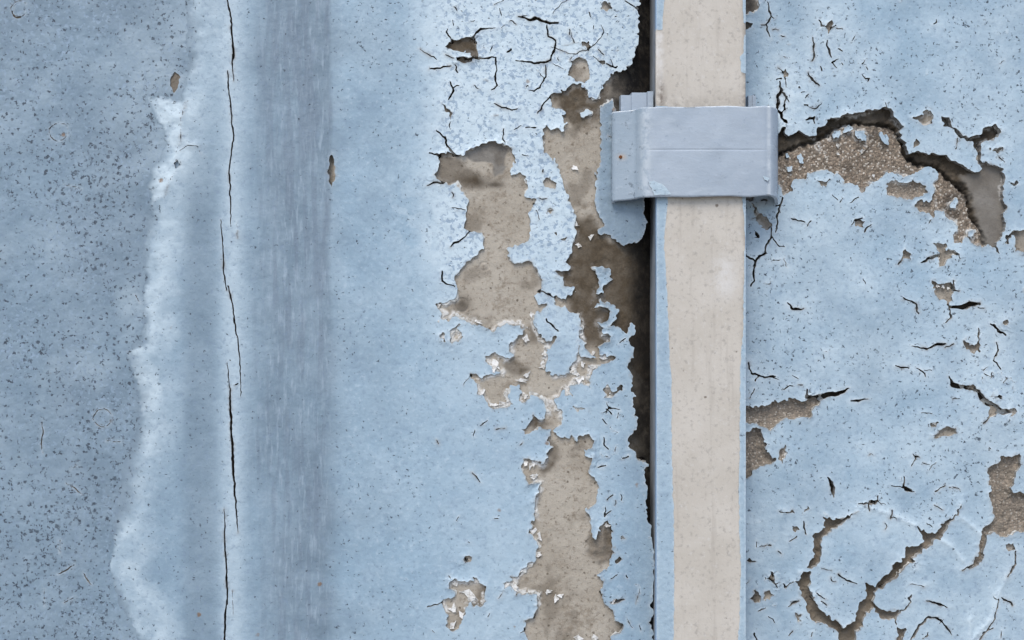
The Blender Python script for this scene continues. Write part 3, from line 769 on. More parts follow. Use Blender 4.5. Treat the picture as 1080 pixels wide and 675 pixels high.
hs += rough * (0.5 * vnoise(X, Y, 5, 96) - 0.3)
wz = zone([[(495, 335), (645, 335), (645, 440), (495, 440)], [(545, 478), (582, 478), (582, 610), (545, 610)], [(462, 600), (520, 600), (520, 672), (462, 672)], [(528, 595), (600, 595), (600, 645), (528, 645)], [(455, 310), (520, 310), (520, 360), (455, 360)]], 8)
white = np.clip(np.exp(-((EX - 2.0) / 2.4) ** 2) * (0.15 + 1.0 * wz) * sstep(-.25, .2, fbm(X, Y, 17, 2, 98)), 0, 1) * (1 - z_right)
hs += 0.3 * sstep(.35, .7, white)
at = dict(white=white, agg=0.25 * rough, grey=np.clip(z_grey + 0.15 * z_mid, 0, 1), dirt=np.clip(1.0 * z_brown + 0.62 * z_mid + 0.75 * z_right + 0.8 * z_smudge + 0.45 * sstep(0.15, .5, fbm(X, Y, 26, 4, 97)) + 0.7 * (C > -1.5) * (EX < 1), 0, 1),
          dirt_shade=np.clip(0.9 * z_gap_shade + 0.85 * sstep(632, 650, X + 8 * fbm(X, Y, 18, 3, 99)) * (1 - sstep(128, 150, Y)) + 0.35 * z_smudge + 0.6 * (C > -1.5) * (EX < 1), 0, 1))  # shade of the gap and crack floors painted in with the dirt
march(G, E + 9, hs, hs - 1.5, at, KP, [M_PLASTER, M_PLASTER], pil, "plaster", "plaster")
# remains of the chalky undercoat along the broken edges
M_UNDER = mat_white_flake("chalky_undercoat", (0.60, 0.62, 0.61), (0.33, 0.31, 0.275))
def undercoat(G, EX, hs, amt, k, parent, seed):
    X, Y = G.X, G.Y
    n_ = fbm(X, Y, 20, 3, seed) + 0.35 * fbm(X, Y, 6, 2, seed + 1)
    wd = 5.5 * amt * np.clip(n_ + 0.02, 0, .9) + 0.9 * vnoise(X, Y, 3, seed + 2) - 0.5
    fu = np.minimum(wd - EX, EX + 5)
    hu = hs + 0.38 + 0.12 * vnoise(X, Y, 5, seed + 3)
    march(G, fu, hu, hu - 0.5, {}, k, [M_UNDER, M_UNDER], parent, "undercoat", split=False)
undercoat(G, EX, hs, (0.55 + 0.75 * wz) * (1 - .8 * z_right), KP, pil, 301)
# plaster under the long crack
F2 = Field(np.arange(215, 270, 1.2), np.concatenate([np.arange(-20, 700, 1.5)]), seed=23)
e2 = F2.full()
for p, w in LONG: F2.line(e2, p, w + 1.5 if np.isscalar(w) else [q + 1.5 for q in w], warp=0.0)
hs2 = prof(F2.X) - 0.9 - 3.0 * sstep(-2.5, 0.0, e2)
march(F2, F2.X * 0 + 1, hs2, hs2 - 1, dict(white=F2.X * 0, agg=F2.X * 0, grey=F2.X * 0, dirt=F2.X * 0 + .9, dirt_shade=F2.X * 0 + .6), KP, [M_PLASTER, M_PLASTER], pil, "plaster")  # the crack's inner shade is painted in with its dirt
F2 = Field(np.arange(172, 216, 1.5), np.arange(95, 215, 1.5), seed=25)
hs2 = prof(F2.X) - 1.3
march(F2, F2.X * 0 + 1, hs2, hs2 - 1, dict(white=F2.X * 0, agg=F2.X * 0, grey=F2.X * 0, dirt=F2.X * 0 + .7, dirt_shade=F2.X * 0), KP, [M_PLASTER, M_PLASTER], pil, "plaster")
F2 = Field(np.arange(338, 362, 1.5), np.arange(150, 205, 1.5), seed=24)
hs2 = prof(F2.X) + 0.1
march(F2, F2.X * 0 + 1, hs2, hs2 - 1, dict(white=F2.X * 0, agg=F2.X * 0, grey=F2.X * 0, dirt=F2.X * 0 + .05, dirt_shade=F2.X * 0), KP, [M_PLASTER, M_PLASTER], pil, "plaster")

# curled flakes of the white undercoat
def flake(cx, cy, rx, ry, h0, rot, parent, k, seed, lift=1.2):
    r = random.Random(seed); n = 9; rings = 3
    vs = [(0, 0)]; prof_r = [r.choice((r.uniform(0.4, .75), r.uniform(0.8, 1.45))) for _ in range(n)]
    for q in range(1, rings + 1):
        for i in range(n):
            a = 2 * math.pi * (i + 0.55 * math.sin(seed * 7 + i * 3.1)) / n; rr_ = q / rings * prof_r[i]
            vs.append((math.cos(a) * rr_ * rx, math.sin(a) * rr_ * ry))
    ca, sa = math.cos(rot), math.sin(rot); tilt = r.uniform(-.12, .12); tilt2 = r.uniform(-.1, .1); cur = r.uniform(.3, 1) * lift
    top = []
    for (u, v) in vs:
        m = ((u / rx) ** 2 + (v / ry) ** 2)
        hh = h0 + tilt * u + tilt2 * v + 0.35 * cur * (u / rx) ** 2 + r.uniform(-.08, .08)
        top.append((cx + u * ca - v * sa, cy + u * sa + v * ca, hh))
    fs = [(0, 1 + (i + 1) % n, 1 + i) for i in range(n)]
    for q in range(rings - 1):
        for i in range(n):
            a, b = 1 + q * n + i, 1 + q * n + (i + 1) % n
            fs.append((a, b, b + n, a + n))
    w = lambda p: (XW(p[0], k), -p[2] * 0.001, CZ + (337.5 - p[1]) * S * k)
    N = len(top); V = [w(p) for p in top] + [w((p[0], p[1], p[2] - 0.35)) for p in top]
    fs = [f_ if len(f_) == 3 else f_ for f_ in fs]
    allf = list(fs) + [tuple(N + i for i in f_[::-1]) for f_ in fs]
    o = 1 + (rings - 1) * n
    allf += [(o + i, o + (i + 1) % n, N + o + (i + 1) % n, N + o + i) for i in range(n)]
    me = bpy.data.meshes.new("undercoat_flake"); me.from_pydata(V, [], allf); me.update()
    link("undercoat_flake", me, [M_WHITE], parent)
WH = T5([(305, 380), (392, 600), (110, 305), (135, 465), (475, 515), (555, 470), (130, 370), (580, 345)]) + \
     T7([(200, 75), (335, 150), (365, 125), (142, 205), (190, 275), (250, 268), (355, 228), (355, 570), (390, 580), (400, 635), (445, 80), (460, 15)]) + \
     T6([(240, 410), (255, 530), (305, 550), (262, 595), (215, 632), (240, 650), (90, 525), (60, 600), (375, 560), (300, 610)]) + \
     T8([(25, 470), (20, 545), (230, 20), (245, 45), (20, 640)]) + T9a([(603, 20), (590, 125), (622, 150), (612, 245), (540, 310), (500, 410), (455, 395), (265, 440), (285, 465), (185, 515), (192, 382), (182, 600), (610, 440), (225, 548)]) + \
     T9b([(420, 480), (130, 465), (85, 430), (385, 95), (465, 160), (150, 450), (35, 440)]) + T4([(228, 515), (243, 622), (222, 225), (305, 575)]) + T9b([(240, 668), (320, 668)])
SZ = {0: (5.5, 3), 1: (5.5, 6.5), 8: (5.5, 8.5), 9: (7, 2.6), 11: (2.6, 6), 12: (6, 2.6), 13: (6.5, 3), 42: (8, 8.5), 44: (4.5, 7)}
for i, (cx, cy) in enumerate(WH):
    rx, ry = SZ.get(i, (random.uniform(2.6, 5.0), random.uniform(2.4, 5.0)))
    hh = float(prof(np.array([cx]))[0]) - 0.45 + random.uniform(0, .25)
    flake(cx, cy, rx, ry, hh, random.uniform(-.6, .6) if i not in SZ else 0.15, pil, KP, 100 + i)

# ================================================================== RIGHT WALL
R1, R2, R3, R4, R5 = T(780, 0, 140), T(780, 100, 140), T(880, 90, 200), T(780, 190, 140), T(940, 240, 140)
R6, R7, R8, R9, R10 = T(780, 380, 140), T(940, 380, 140), T(780, 500, 175), T(880, 500, 175), T(980, 470, 205)
ARCH = R2([(120, 205), (190, 205), (215, 165), (235, 170), (232, 200), (255, 212), (280, 195), (310, 183), (340, 208), (385, 210), (388, 170), (430, 150), (460, 118), (500, 120),
           (540, 95), (600, 95), (640, 75)]) + \
       R3([(135, 84), (180, 78), (205, 78), (212, 110), (248, 150), (235, 165), (240, 185), (258, 215), (270, 240), (320, 245), (350, 240), (390, 245), (430, 270), (470, 295),
           (510, 312), (525, 300), (500, 265), (500, 235), (485, 205), (455, 195), (435, 185), (425, 155), (410, 148), (388, 150), (385, 125), (378, 105), (395, 110), (420, 140),
           (450, 170), (470, 185), (520, 170), (540, 150), (570, 145), (590, 165), (580, 185), (555, 200), (530, 205), (520, 235), (525, 265), (560, 285), (595, 290), (605, 330),
           (600, 370), (605, 420), (615, 435), (600, 450), (610, 490), (595, 530), (580, 560), (585, 600), (570, 580), (545, 560), (530, 578), (500, 570), (485, 555), (470, 545),
           (455, 562), (425, 555), (420, 530), (440, 510), (432, 488), (400, 470), (385, 452), (358, 440), (352, 390), (350, 350), (372, 325), (368, 305), (340, 292), (310, 300),
           (270, 325), (250, 325), (215, 310), (190, 312), (155, 335), (140, 345), (110, 375), (100, 378), (65, 350), (40, 350), (20, 320), (5, 300)]) + \
       R2([(530, 450), (515, 420), (505, 390), (480, 410), (475, 400), (445, 380), (430, 385), (350, 395), (340, 425), (270, 430), (262, 460), (270, 490), (230, 515), (205, 480),
           (190, 440), (120, 430)])
NET = R8([(215, 438), (245, 425), (255, 395), (285, 402), (288, 440), (280, 460), (300, 500), (315, 545), (355, 572), (410, 605), (422, 632)]) + \
      R9([(48, 622), (75, 600), (100, 545), (100, 520), (130, 490), (125, 450), (108, 440), (160, 455), (195, 415), (225, 400), (235, 365), (265, 345), (285, 335), (290, 295),
          (310, 290), (345, 285), (360, 265), (355, 240), (330, 212), (375, 238), (415, 235), (425, 210), (470, 180), (495, 160), (510, 118), (515, 118), (508, 150), (480, 190),
          (460, 210), (440, 245), (437, 270), (405, 270), (385, 300), (355, 305), (330, 335), (305, 360), (270, 385), (260, 410), (225, 430), (200, 460), (165, 470), (160, 505),
          (185, 545), (215, 555), (255, 560), (280, 545), (300, 515), (295, 505), (310, 490), (312, 505), (295, 545), (255, 575), (255, 620), (265, 632), (300, 625), (285, 650),
          (270, 740), (250, 740), (255, 650), (245, 590), (195, 590), (160, 545), (130, 560), (115, 600), (120, 615), (90, 640), (70, 740), (15, 740)]) + \
      R8([(405, 690), (395, 640), (340, 605), (295, 590), (275, 555), (270, 520), (250, 490), (240, 450)])
RP = [ARCH, NET,
      R3([(190, 350), (215, 335), (240, 345), (255, 350), (275, 338), (300, 345), (330, 360), (335, 375), (300, 395), (265, 408), (245, 400), (215, 400), (190, 385)]),
      R3([(290, 420), (320, 412), (350, 410), (360, 430), (350, 470), (330, 455), (295, 440)]),
      R1([(-90, -60), (95, -60), (98, 40), (85, 62), (45, 65), (-90, 62)]), R1([(-90, 100), (62, 110), (62, 140), (45, 155), (-90, 150)]),
      R1([(438, 125), (460, 100), (470, 95), (468, 130), (462, 175), (450, 175), (438, 145)]), R1([(218, 370), (240, 348), (248, 380), (235, 398), (215, 390)]),
      R2([(400, 430), (440, 440), (460, 430), (435, 465), (415, 460)]),
      R3([(280, 115), (310, 108), (318, 90), (340, 82), (355, 110), (345, 135), (325, 142), (300, 130)]), R3([(284, 195), (291, 192), (301, 215), (285, 226)]),
      R3([(555, 225), (600, 225), (600, 232), (575, 240), (558, 235)]), R3([(625, 355), (650, 340), (660, 350), (640, 362)]),
      R3([(603, 550), (610, 530), (640, 515), (668, 515), (740, 520), (740, 600), (665, 600), (645, 590), (640, 575), (645, 545), (630, 532), (622, 545), (622, 565), (612, 562)]),
      R3([(240, 600), (250, 583), (265, 590), (268, 622), (240, 620)]), R3([(345, 562), (395, 565), (400, 590), (440, 595), (440, 605), (410, 615), (395, 640), (370, 645), (375, 600)]),
      R3([(75, 490), (90, 478), (105, 485), (100, 505), (85, 505)]),
      R4([(-90, 85), (60, 85), (75, 120), (95, 130), (90, 160), (125, 185), (160, 215), (162, 250), (120, 250), (85, 205), (72, 170), (75, 145), (60, 105), (-90, 100)]),
      R5([(205, 268), (240, 275), (305, 275), (320, 320), (305, 360), (295, 405), (285, 400), (270, 380), (245, 370), (225, 335), (210, 295)]),
      R5([(360, 570), (380, 565), (405, 595), (435, 600), (440, 560), (452, 590), (445, 635), (420, 640), (375, 605)]), R5([(565, 485), (590, 465), (605, 480), (590, 500), (568, 502)]),
      R6([(-90, 240), (40, 240), (80, 230), (155, 225), (165, 210), (230, 205), (260, 192), (335, 205), (345, 190), (410, 185), (408, 215), (370, 260), (350, 290), (300, 290),
          (275, 302), (225, 292), (200, 320), (155, 355), (105, 335), (85, 318), (-90, 320)]),
      R6([(-90, 370), (40, 370), (80, 340), (105, 355), (130, 400), (135, 460), (185, 505), (140, 530), (85, 555), (45, 595), (-90, 600)]),
      R6([(198, 470), (232, 435), (245, 470), (215, 520), (200, 495)]),
      R7([(385, 140), (410, 122), (435, 140), (430, 158), (400, 158)]), R7([(495, 215), (525, 235), (550, 265), (520, 285), (490, 300), (500, 255)]), R7([(605, 245), (640, 258), (610, 290), (595, 300), (610, 265)]),
      R7([(200, 382), (225, 380), (260, 350), (285, 335), (330, 345), (332, 370), (290, 385), (260, 395), (225, 390)]), R7([(195, 320), (215, 305), (238, 318), (215, 338)]),
      R10([(250, 25), (262, 40), (290, 35), (315, 25), (322, 60), (300, 90), (298, 120), (280, 150), (285, 160), (310, 165), (360, 170), (360, 300), (300, 300), (265, 320), (225, 305),
           (200, 310), (195, 345), (180, 390), (155, 420), (115, 425), (150, 405), (170, 365), (180, 330), (178, 300), (210, 270), (230, 250), (215, 200), (210, 170), (215, 145),
           (200, 115), (210, 80), (240, 60)]), R10([(262, 345), (290, 338), (300, 360), (272, 362)]),
      R8([(330, 165), (370, 185), (415, 175), (475, 150), (430, 185), (390, 220), (350, 240), (335, 260), (330, 320), (320, 360), (310, 378), (275, 378), (282, 350), (300, 340),
          (298, 310), (305, 270), (300, 240), (320, 235), (345, 215), (345, 190)]),
      R9([(125, 115), (150, 108), (175, 112), (150, 128), (130, 125)]), R8([(185, 148), (215, 150), (220, 160), (195, 162)]), R8([(255, 158), (275, 128), (280, 150)]),
      R8([(212, 210), (230, 215), (245, 235), (222, 235)]), R8([(35, 355), (45, 340), (58, 360)]), R8([(125, 395), (135, 400), (150, 440), (135, 435), (122, 415)]),
      R8([(50, 490), (65, 465), (90, 495), (85, 515), (60, 520), (50, 505)]), R8([(100, 480), (115, 475), (145, 490), (120, 505), (105, 520), (98, 505)]),
      R8([(228, 560), (240, 570), (260, 575), (248, 585), (245, 605), (235, 580)])]
RI = [R2([(460, 215), (480, 180), (515, 175), (520, 200), (470, 232)]), R2([(525, 165), (550, 150), (570, 180), (530, 200)]), R2([(585, 180), (620, 180), (645, 215), (640, 240), (605, 220)]),
      R2([(292, 310), (315, 300), (328, 330), (310, 350), (292, 340)]), R2([(235, 300), (250, 290), (255, 310), (240, 325)]), R2([(240, 365), (262, 360), (265, 385), (245, 385)]),
      R3([(155, 170), (170, 165), (200, 190), (195, 215), (165, 190)]), R3([(410, 420), (435, 398), (445, 415), (430, 435), (410, 435)]), R3([(475, 520), (500, 520), (495, 545), (475, 545)]),
      R2([(395, 255), (408, 243), (415, 262), (402, 275)])]
RC = [(R1([(438, 135), (415, 130), (405, 100)]), 1.7), (R1([(468, 140), (490, 130)]), 1.5), (R1([(490, 145), (525, 148)]), 1.6), (R1([(218, 365), (195, 345)]), 1.4), (R1([(215, 400), (188, 405)]), 2),
      (R1([(230, 400), (238, 445)]), 1.4), (R1([(205, 420), (210, 465), (190, 490), (200, 520), (192, 560), (215, 570), (215, 600), (240, 620)]), 3.2), (R1([(205, 465), (225, 475), (235, 500)]), 2), (R1([(192, 560), (170, 575)]), 1.6), (R1([(215, 570), (232, 560), (235, 530)]), 1.6),
      (R1([(140, 10), (150, 55), (165, 85), (135, 125), (145, 160), (158, 190)]), 1.8), (R1([(110, 125), (135, 125)]), 1.8), (R1([(170, 150), (200, 152)]), 1.3), (R1([(165, 85), (178, 92)]), 1.2),
      (R1([(445, 200), (445, 235), (460, 270), (470, 290)]), 1.7), (R1([(375, 190), (380, 250), (378, 290), (368, 315)]), 1.7), (R1([(350, 370), (375, 410), (410, 440)]), 1.7),
      (R1([(500, 300), (470, 320), (495, 345)]), 1.4), (R1([(335, 500), (355, 480)]), 1.6), (R1([(330, 535), (345, 535)]), 2.6), (R1([(345, 545), (385, 550), (415, 525)]), 1.4),
      (R1([(335, 610), (355, 605), (380, 600), (380, 625)]), 2.2), (R1([(620, 375), (640, 405), (655, 400), (650, 420)]), 1.5), (R1([(625, 330), (640, 310)]), 1.4), (R1([(250, 515), (240, 490), (225, 540)]), 1.4),
      (R1([(410, 340), (420, 360)]), 2), (R1([(520, 260), (500, 250)]), 1.7), (R1([(245, 300), (220, 285)]), 1.2), (R1([(645, 340), (650, 355)]), 1.4),
      (R3([(435, 190), (430, 225)]), 1.6), (R3([(585, 255), (605, 275)]), 1.6), (R3([(240, 615), (225, 640)]), 1.9), (R3([(310, 632), (340, 616), (372, 603)]), [1.2, 2.4, 2.6]), (R3([(440, 600), (448, 615)]), 1.6),
      (R3([(62, 500), (75, 478), (100, 472)]), 1.4), (R3([(105, 515), (130, 498)]), 2), (R3([(180, 60), (184, 80)]), 1.4), (R3([(345, 475), (335, 490)]), 1.6),
      (R4([(110, 105), (140, 103)]), 2.2), (R4([(160, 250), (160, 295), (130, 345), (130, 370), (95, 390), (82, 420), (72, 470), (78, 510), (55, 540)]), 2.3), (R4([(25, 378), (82, 415)]), 2.6),
      (R4([(225, 90), (210, 125), (200, 165), (190, 190), (195, 215), (185, 260)]), 2.2), (R4([(210, 125), (185, 130)]), 1.8), (R4([(165, 290), (200, 335), (225, 335)]), 1.4),
      (R4([(260, 195), (290, 205), (335, 212)]), 1.7), (R4([(345, 235), (365, 205)]), 1.7), (R4([(470, 80), (500, 105)]), 1.4), (R4([(510, 115), (522, 95)]), 1.5), (R4([(560, 120), (605, 88)]), 1.6),
      (R4([(630, 262), (665, 230)]), 1.9), (R4([(240, 625), (265, 655), (325, 653)]), 2.2), (R4([(160, 410), (185, 405)]), 1.5), (R4([(225, 400), (240, 440)]), 1.1),
      (R5([(295, 405), (360, 405), (400, 390), (450, 383)]), [2.4, 4.0, 3.8, 1.8]), (R5([(440, 405), (475, 410)]), 1.7), (R5([(292, 400), (298, 460), (275, 485)]), 2.1), (R5([(315, 265), (318, 320), (345, 322)]), 1.9),
      (R5([(55, 360), (95, 372), (128, 395), (130, 430), (140, 440)]), 1.7), (R5([(105, 602), (180, 615), (230, 595), (270, 588)]), [1, 1.8, 2.6, 1.4]), (R5([(270, 608), (315, 590)]), 1.8),
      (R5([(440, 515), (443, 575)]), 2.4), (R5([(505, 490), (525, 500), (545, 525), (582, 545)]), 2.2), (R5([(535, 580), (545, 620), (525, 670)]), 1.6),
      (R6([(340, 150), (338, 185), (400, 190), (450, 172), (510, 165), (555, 140)]), [1.4, 2.6, 5.5, 4.4, 3.6, 1]), (R6([(45, 15), (60, 65), (95, 75), (130, 85), (180, 82)]), 2.2), (R6([(95, 80), (80, 105)]), 2.2),
      (R6([(165, 85), (195, 100)]), 1.4), (R6([(265, 75), (295, 88)]), 1.2), (R6([(220, 150), (255, 128), (270, 132)]), 1.5), (R6([(75, 145), (50, 190)]), 1.6), (R6([(300, 125), (320, 125)]), 1.3),
      (R6([(565, 205), (605, 205), (655, 193)]), 2), (R6([(450, 598), (462, 620), (470, 650), (476, 695)]), [2, 3.4, 3.2, 1]),
      (R7([(295, 85), (315, 125), (380, 138), (435, 155), (460, 190), (520, 235), (560, 260), (600, 258)]), [1.6, 3.6, 3.6, 2.5, 4.6, 5.6, 5, 4]), (R7([(495, 290), (470, 320)]), 2.2),
      (R7([(20, 28), (60, 35), (90, 40)]), 1.6), (R7([(125, 40), (160, 60), (172, 85)]), 1.5), (R7([(165, 52), (205, 52)]), 1.3), (R7([(520, 0), (555, 45)]), 2.2), (R7([(310, 198), (345, 190)]), 1.5),
      (R7([(145, 268), (200, 270)]), 1.3), (R7([(110, 480), (125, 490), (100, 540)]), 1.7), (R7([(125, 490), (145, 495)]), 1.5), (R7([(160, 525), (195, 525)]), 1.5), (R7([(195, 550), (230, 520)]), 1.5),
      (R7([(65, 590), (58, 640), (105, 660)]), 1.7), (R7([(0, 640), (58, 648)]), 1.5), (R7([(270, 635), (230, 670)]), 1.9),
      (R10([(298, 365), (300, 410), (270, 455)]), 2), (R10([(250, 525), (290, 555)]), 2.2), (R10([(240, 530), (225, 600), (185, 660), (165, 700)]), 1.6), (R10([(185, 650), (220, 630)]), 2),
      (R10([(0, 540), (50, 557)]), 1.7), (R10([(0, 595), (40, 605), (75, 655)]), 1.2),
      (R9([(95, 122), (135, 118), (170, 110)]), 1.6), (R9([(135, 125), (142, 150)]), 2), (R9([(175, 85), (172, 110)]), 1.7), (R9([(170, 112), (210, 122)]), 1.2), (R8([(165, 155), (190, 155)]), 1.7),
      (R8([(260, 190), (262, 215), (272, 245)]), 2.2), (R8([(205, 275), (235, 255)]), 2), (R8([(80, 295), (125, 288)]), 1.5), (R8([(70, 275), (70, 298)]), 1.4), (R8([(175, 445), (185, 465), (215, 440)]), 1.5),
      (R8([(200, 535), (220, 520), (240, 515)]), 2.2), (R8([(75, 555), (110, 545)]), 1.6), (R8([(115, 580), (145, 605)]), 1.7), (R8([(215, 635), (195, 655)]), 1.7), (R8([(290, 660), (300, 640)]), 1.6),
      (R8([(60, 650), (70, 680)]), 2.6), (R8([(310, 485), (345, 510)]), 1.5), (R8([(330, 520), (355, 535)]), 1.9), (R8([(400, 405), (430, 430), (475, 445)]), 1.5), (R8([(330, 385), (370, 388)]), 1.3),
      (R9([(285, 10), (280, 45), (285, 65), (325, 72)]), 1.9), (R9([(230, 48), (275, 55)]), 1.4), (R9([(410, 75), (445, 50)]), 2.1), (R9([(470, 55), (505, 58)]), 1.4), (R9([(230, 145), (225, 180)]), 1.8),
      (R9([(405, 125), (440, 145)]), 1.3), (R9([(370, 515), (400, 518), (455, 542)]), 1.8), (R9([(300, 445), (365, 455)]), 1.3), (R9([(300, 700), (340, 620), (380, 580), (420, 585)]), 2.3),
      (R9([(420, 585), (460, 625), (475, 655)]), 1.3), (R9([(355, 665), (380, 655)]), 1.3), (R9([(520, 385), (540, 375)]), 2)]
F = Field(np.concatenate([np.arange(765, 1094, .8), far(1094, 3000, 2)]), yaxis(.8, KR), warp=(1.9, 9, 1.5, 3.0), seed=40)
X, Y = F.X, F.Y
ep = F.full(); isl = F.full(40.0)
for p in RP: F.poly(ep, p)
for p in RI: F.poly(isl, p, op='min')
jit = 0.95 * fbm(X, Y, 5.0, 2, 151) + 0.6 * vnoise(X, Y, 2.4, 152)
ex = np.minimum(ep + jit, isl - 0.5 * jit)
ec = F.full()
for p, w in RC: F.line(ec, p, [q * 1.25 for q in w] if isinstance(w, list) else w * 1.12, warp=0.55)
dn = lambda x, y: 0.25 + 0.75 * (1 if (y > 500 or (800 < x < 930 and y < 150)) else 0) + 0.3 * (x < 850)
scatter(F, ec, 26, 790, 1090, -14, 690, (3, 9), (0.75, 1.25), dn)
inf = (Y > -14) & (Y < 689) & (X < 1092)
crz = np.exp(-(((X - 868) / 40) ** 2 + ((Y - 62) / 34) ** 2)) + np.exp(-(((X - 828) / 20) ** 2 + ((Y - 108) / 30) ** 2)) + np.exp(-(((X - 1050) / 36) ** 2 + ((Y - 405) / 40) ** 2))
crazing(F, ec, 11, 1.35, np.where(inf, -.55 + 0.80 * np.clip(crz, 0, 1), -1), 9)
crazing(F, ec, 21, 1.25, np.where(inf, -0.28 + 0.30 * (1 - sstep(840, 900, X)) * sstep(500, 560, Y) + .2 * (1 - sstep(795, 830, X)), -1), 17)
eall = np.maximum(ex, ec)
d = -eall
base = 0.0 * X
h = 0.30 * fbm(X, Y, 110, 3, 163) + 0.10 * fbm(X, Y, 14, 3, 164)
# blistered rims: a slab bulge between the crack branches and soft ridges
h += 0.9 * np.exp(-(((X - 905) / 60) ** 2 + ((Y - 590) / 50) ** 2)) + 0.7 * np.exp(-(((X - 1000) / 45) ** 2 + ((Y - 620) / 45) ** 2)) + 0.6 * np.exp(-(((X - 900) / 110) ** 2 + ((Y - 330) / 100) ** 2))
ridge = F.full()
for p in (R9([(150, 140), (230, 160), (330, 210)]), R9([(437, 270), (480, 300), (520, 350)]), R10([(110, 250), (150, 280), (178, 310)]), R10([(270, 455), (235, 520), (215, 600), (140, 680)]), R10([(140, 600), (140, 690)])):
    F.line(ridge, p, 2.0, pad=20, warp=.3)
h += 0.55 * np.exp(np.minimum(ridge, 0) / 3.0)
lift_n = np.clip(0.4 + 0.9 * fbm(X, Y, 34, 2, 165), 0, 1.2)
h += lift_n * 0.75 * np.exp(-np.maximum(d, 0) / 4.5) * (ex > ec - 3) + 0.18 * np.exp(-np.maximum(-ec, 0) / 2.5)
lowarch = zone([R2([(120, 300), (300, 280), (500, 250), (675, 250)]) + R3([(380, 300), (560, 560), (560, 640), (300, 500), (60, 400)]) + R2([(300, 520), (120, 520)])], 10, F)
h -= 0.5 * lowarch
nearC = np.exp(-np.maximum(d, 0) / 14.)
crz = np.exp(-(((X - 868) / 40) ** 2 + ((Y - 62) / 34) ** 2)) + np.exp(-(((X - 825) / 22) ** 2 + ((Y - 105) / 35) ** 2)) + np.exp(-(((X - 1050) / 36) ** 2 + ((Y - 405) / 40) ** 2))
at = dict(grey=np.clip(0.10 + 0.40 * fbm(X, Y, 60, 3, 171) + 0.35 * (1 - sstep(788, 830, X + 14 * fbm(X, Y, 40, 2, 172))) * sstep(150, 260, Y) * (1 - sstep(330, 420, Y)), 0, .8),
          pale=np.clip(0.20 + 0.50 * fbm(X, Y, 45, 4, 173) + 0.28 * nearC + 0.45 * crz + 0.5 * np.exp(np.minimum(ridge, 0) / 4.0), 0, 1),
          brush=X * 0, soft=np.clip(0.18 + 0.35 * crz + 0.2 * fbm(X, Y, 70, 2, 174), 0, .6),
          dens=np.clip(0.74 + 0.30 * fbm(X, Y, 50, 2, 175) - 0.30 * sstep(520, 570, Y), 0.1, .95),
          edge=np.clip(0.8 * np.exp(-np.maximum(d, 0) / 1.6) * (0.25 + 0.6 * lift_n), 0, 1),
          stain=np.clip(0.6 * np.exp(-np.maximum(d, 0) / 1.2) * (fbm(X, Y, 16, 2, 176) > 0.2), 0, 1))
# plaster / gravelly render beneath
AGG = R2([(120, 330), (200, 318), (240, 290), (300, 265), (380, 245), (450, 210), (500, 170), (530, 150), (600, 148), (675, 160)]) + \
      R3([(160, 140), (205, 150), (232, 180), (248, 225), (262, 262), (300, 285), (350, 290), (385, 310), (415, 345), (450, 365), (480, 400), (485, 440), (495, 480), (515, 510), (545, 575), (520, 640), (300, 600), (60, 420)]) + R2([(450, 560), (120, 560)])
ag = F.full(); F.poly(ag, AGG, pad=60)
agz = sstep(-1.5, 2.0, ag)
big = sstep(1.5, 5.0, ex)
hs = -0.95 - 0.16 * np.clip(ex, 0, 6) + 0.12 * fbm(X, Y, 8, 3, 181)
arch_e = F.full(); F.poly(arch_e, ARCH)
ina = sstep(-6, -2, arch_e) * (X > 780)
hs = hs * (1 - ina) + ina * (-(3.4 + 1.3 * fbm(X, Y, 16, 3, 182) + 1.0 * fbm(X, Y, 5, 2, 190)) * (1 - agz) + agz * (-1.35 + 0.35 * fbm(X, Y, 9, 3, 183) + 0.25 * vnoise(X, Y, 4, 184)))
mort = zone([R3([(450, 325), (500, 305), (520, 240), (660, 240), (670, 480), (640, 640), (560, 640), (520, 520), (505, 440), (488, 380)])], 3, F)
hs = hs * (1 - mort * (1 - agz)) + mort * (1 - agz) * (-2.4 + 0.15 * fbm(X, Y, 14, 3, 185))
net_e = F.full(); F.poly(net_e, NET); F.poly(net_e, RP[31]); F.poly(net_e, RP[29]); F.poly(net_e, RP[21]); F.poly(net_e, RP[22])
nz = sstep(-4, 0, net_e)
hs = hs * (1 - nz) + nz * (-1.7 - 0.3 * np.clip(net_e, 0, 4) + 0.75 * fbm(X, Y, 7, 3, 186))
hs -= 3.2 * sstep(-1.4, 0.4, ec) * (ex < 1.0)
hs -= 2.2 * np.exp(-((ag + 1.5) / 2.0) ** 2) * ina
agg2 = zone([RP[29], RP[21], RP[22], RP[2], RP[3], RP[23]], 3, F)
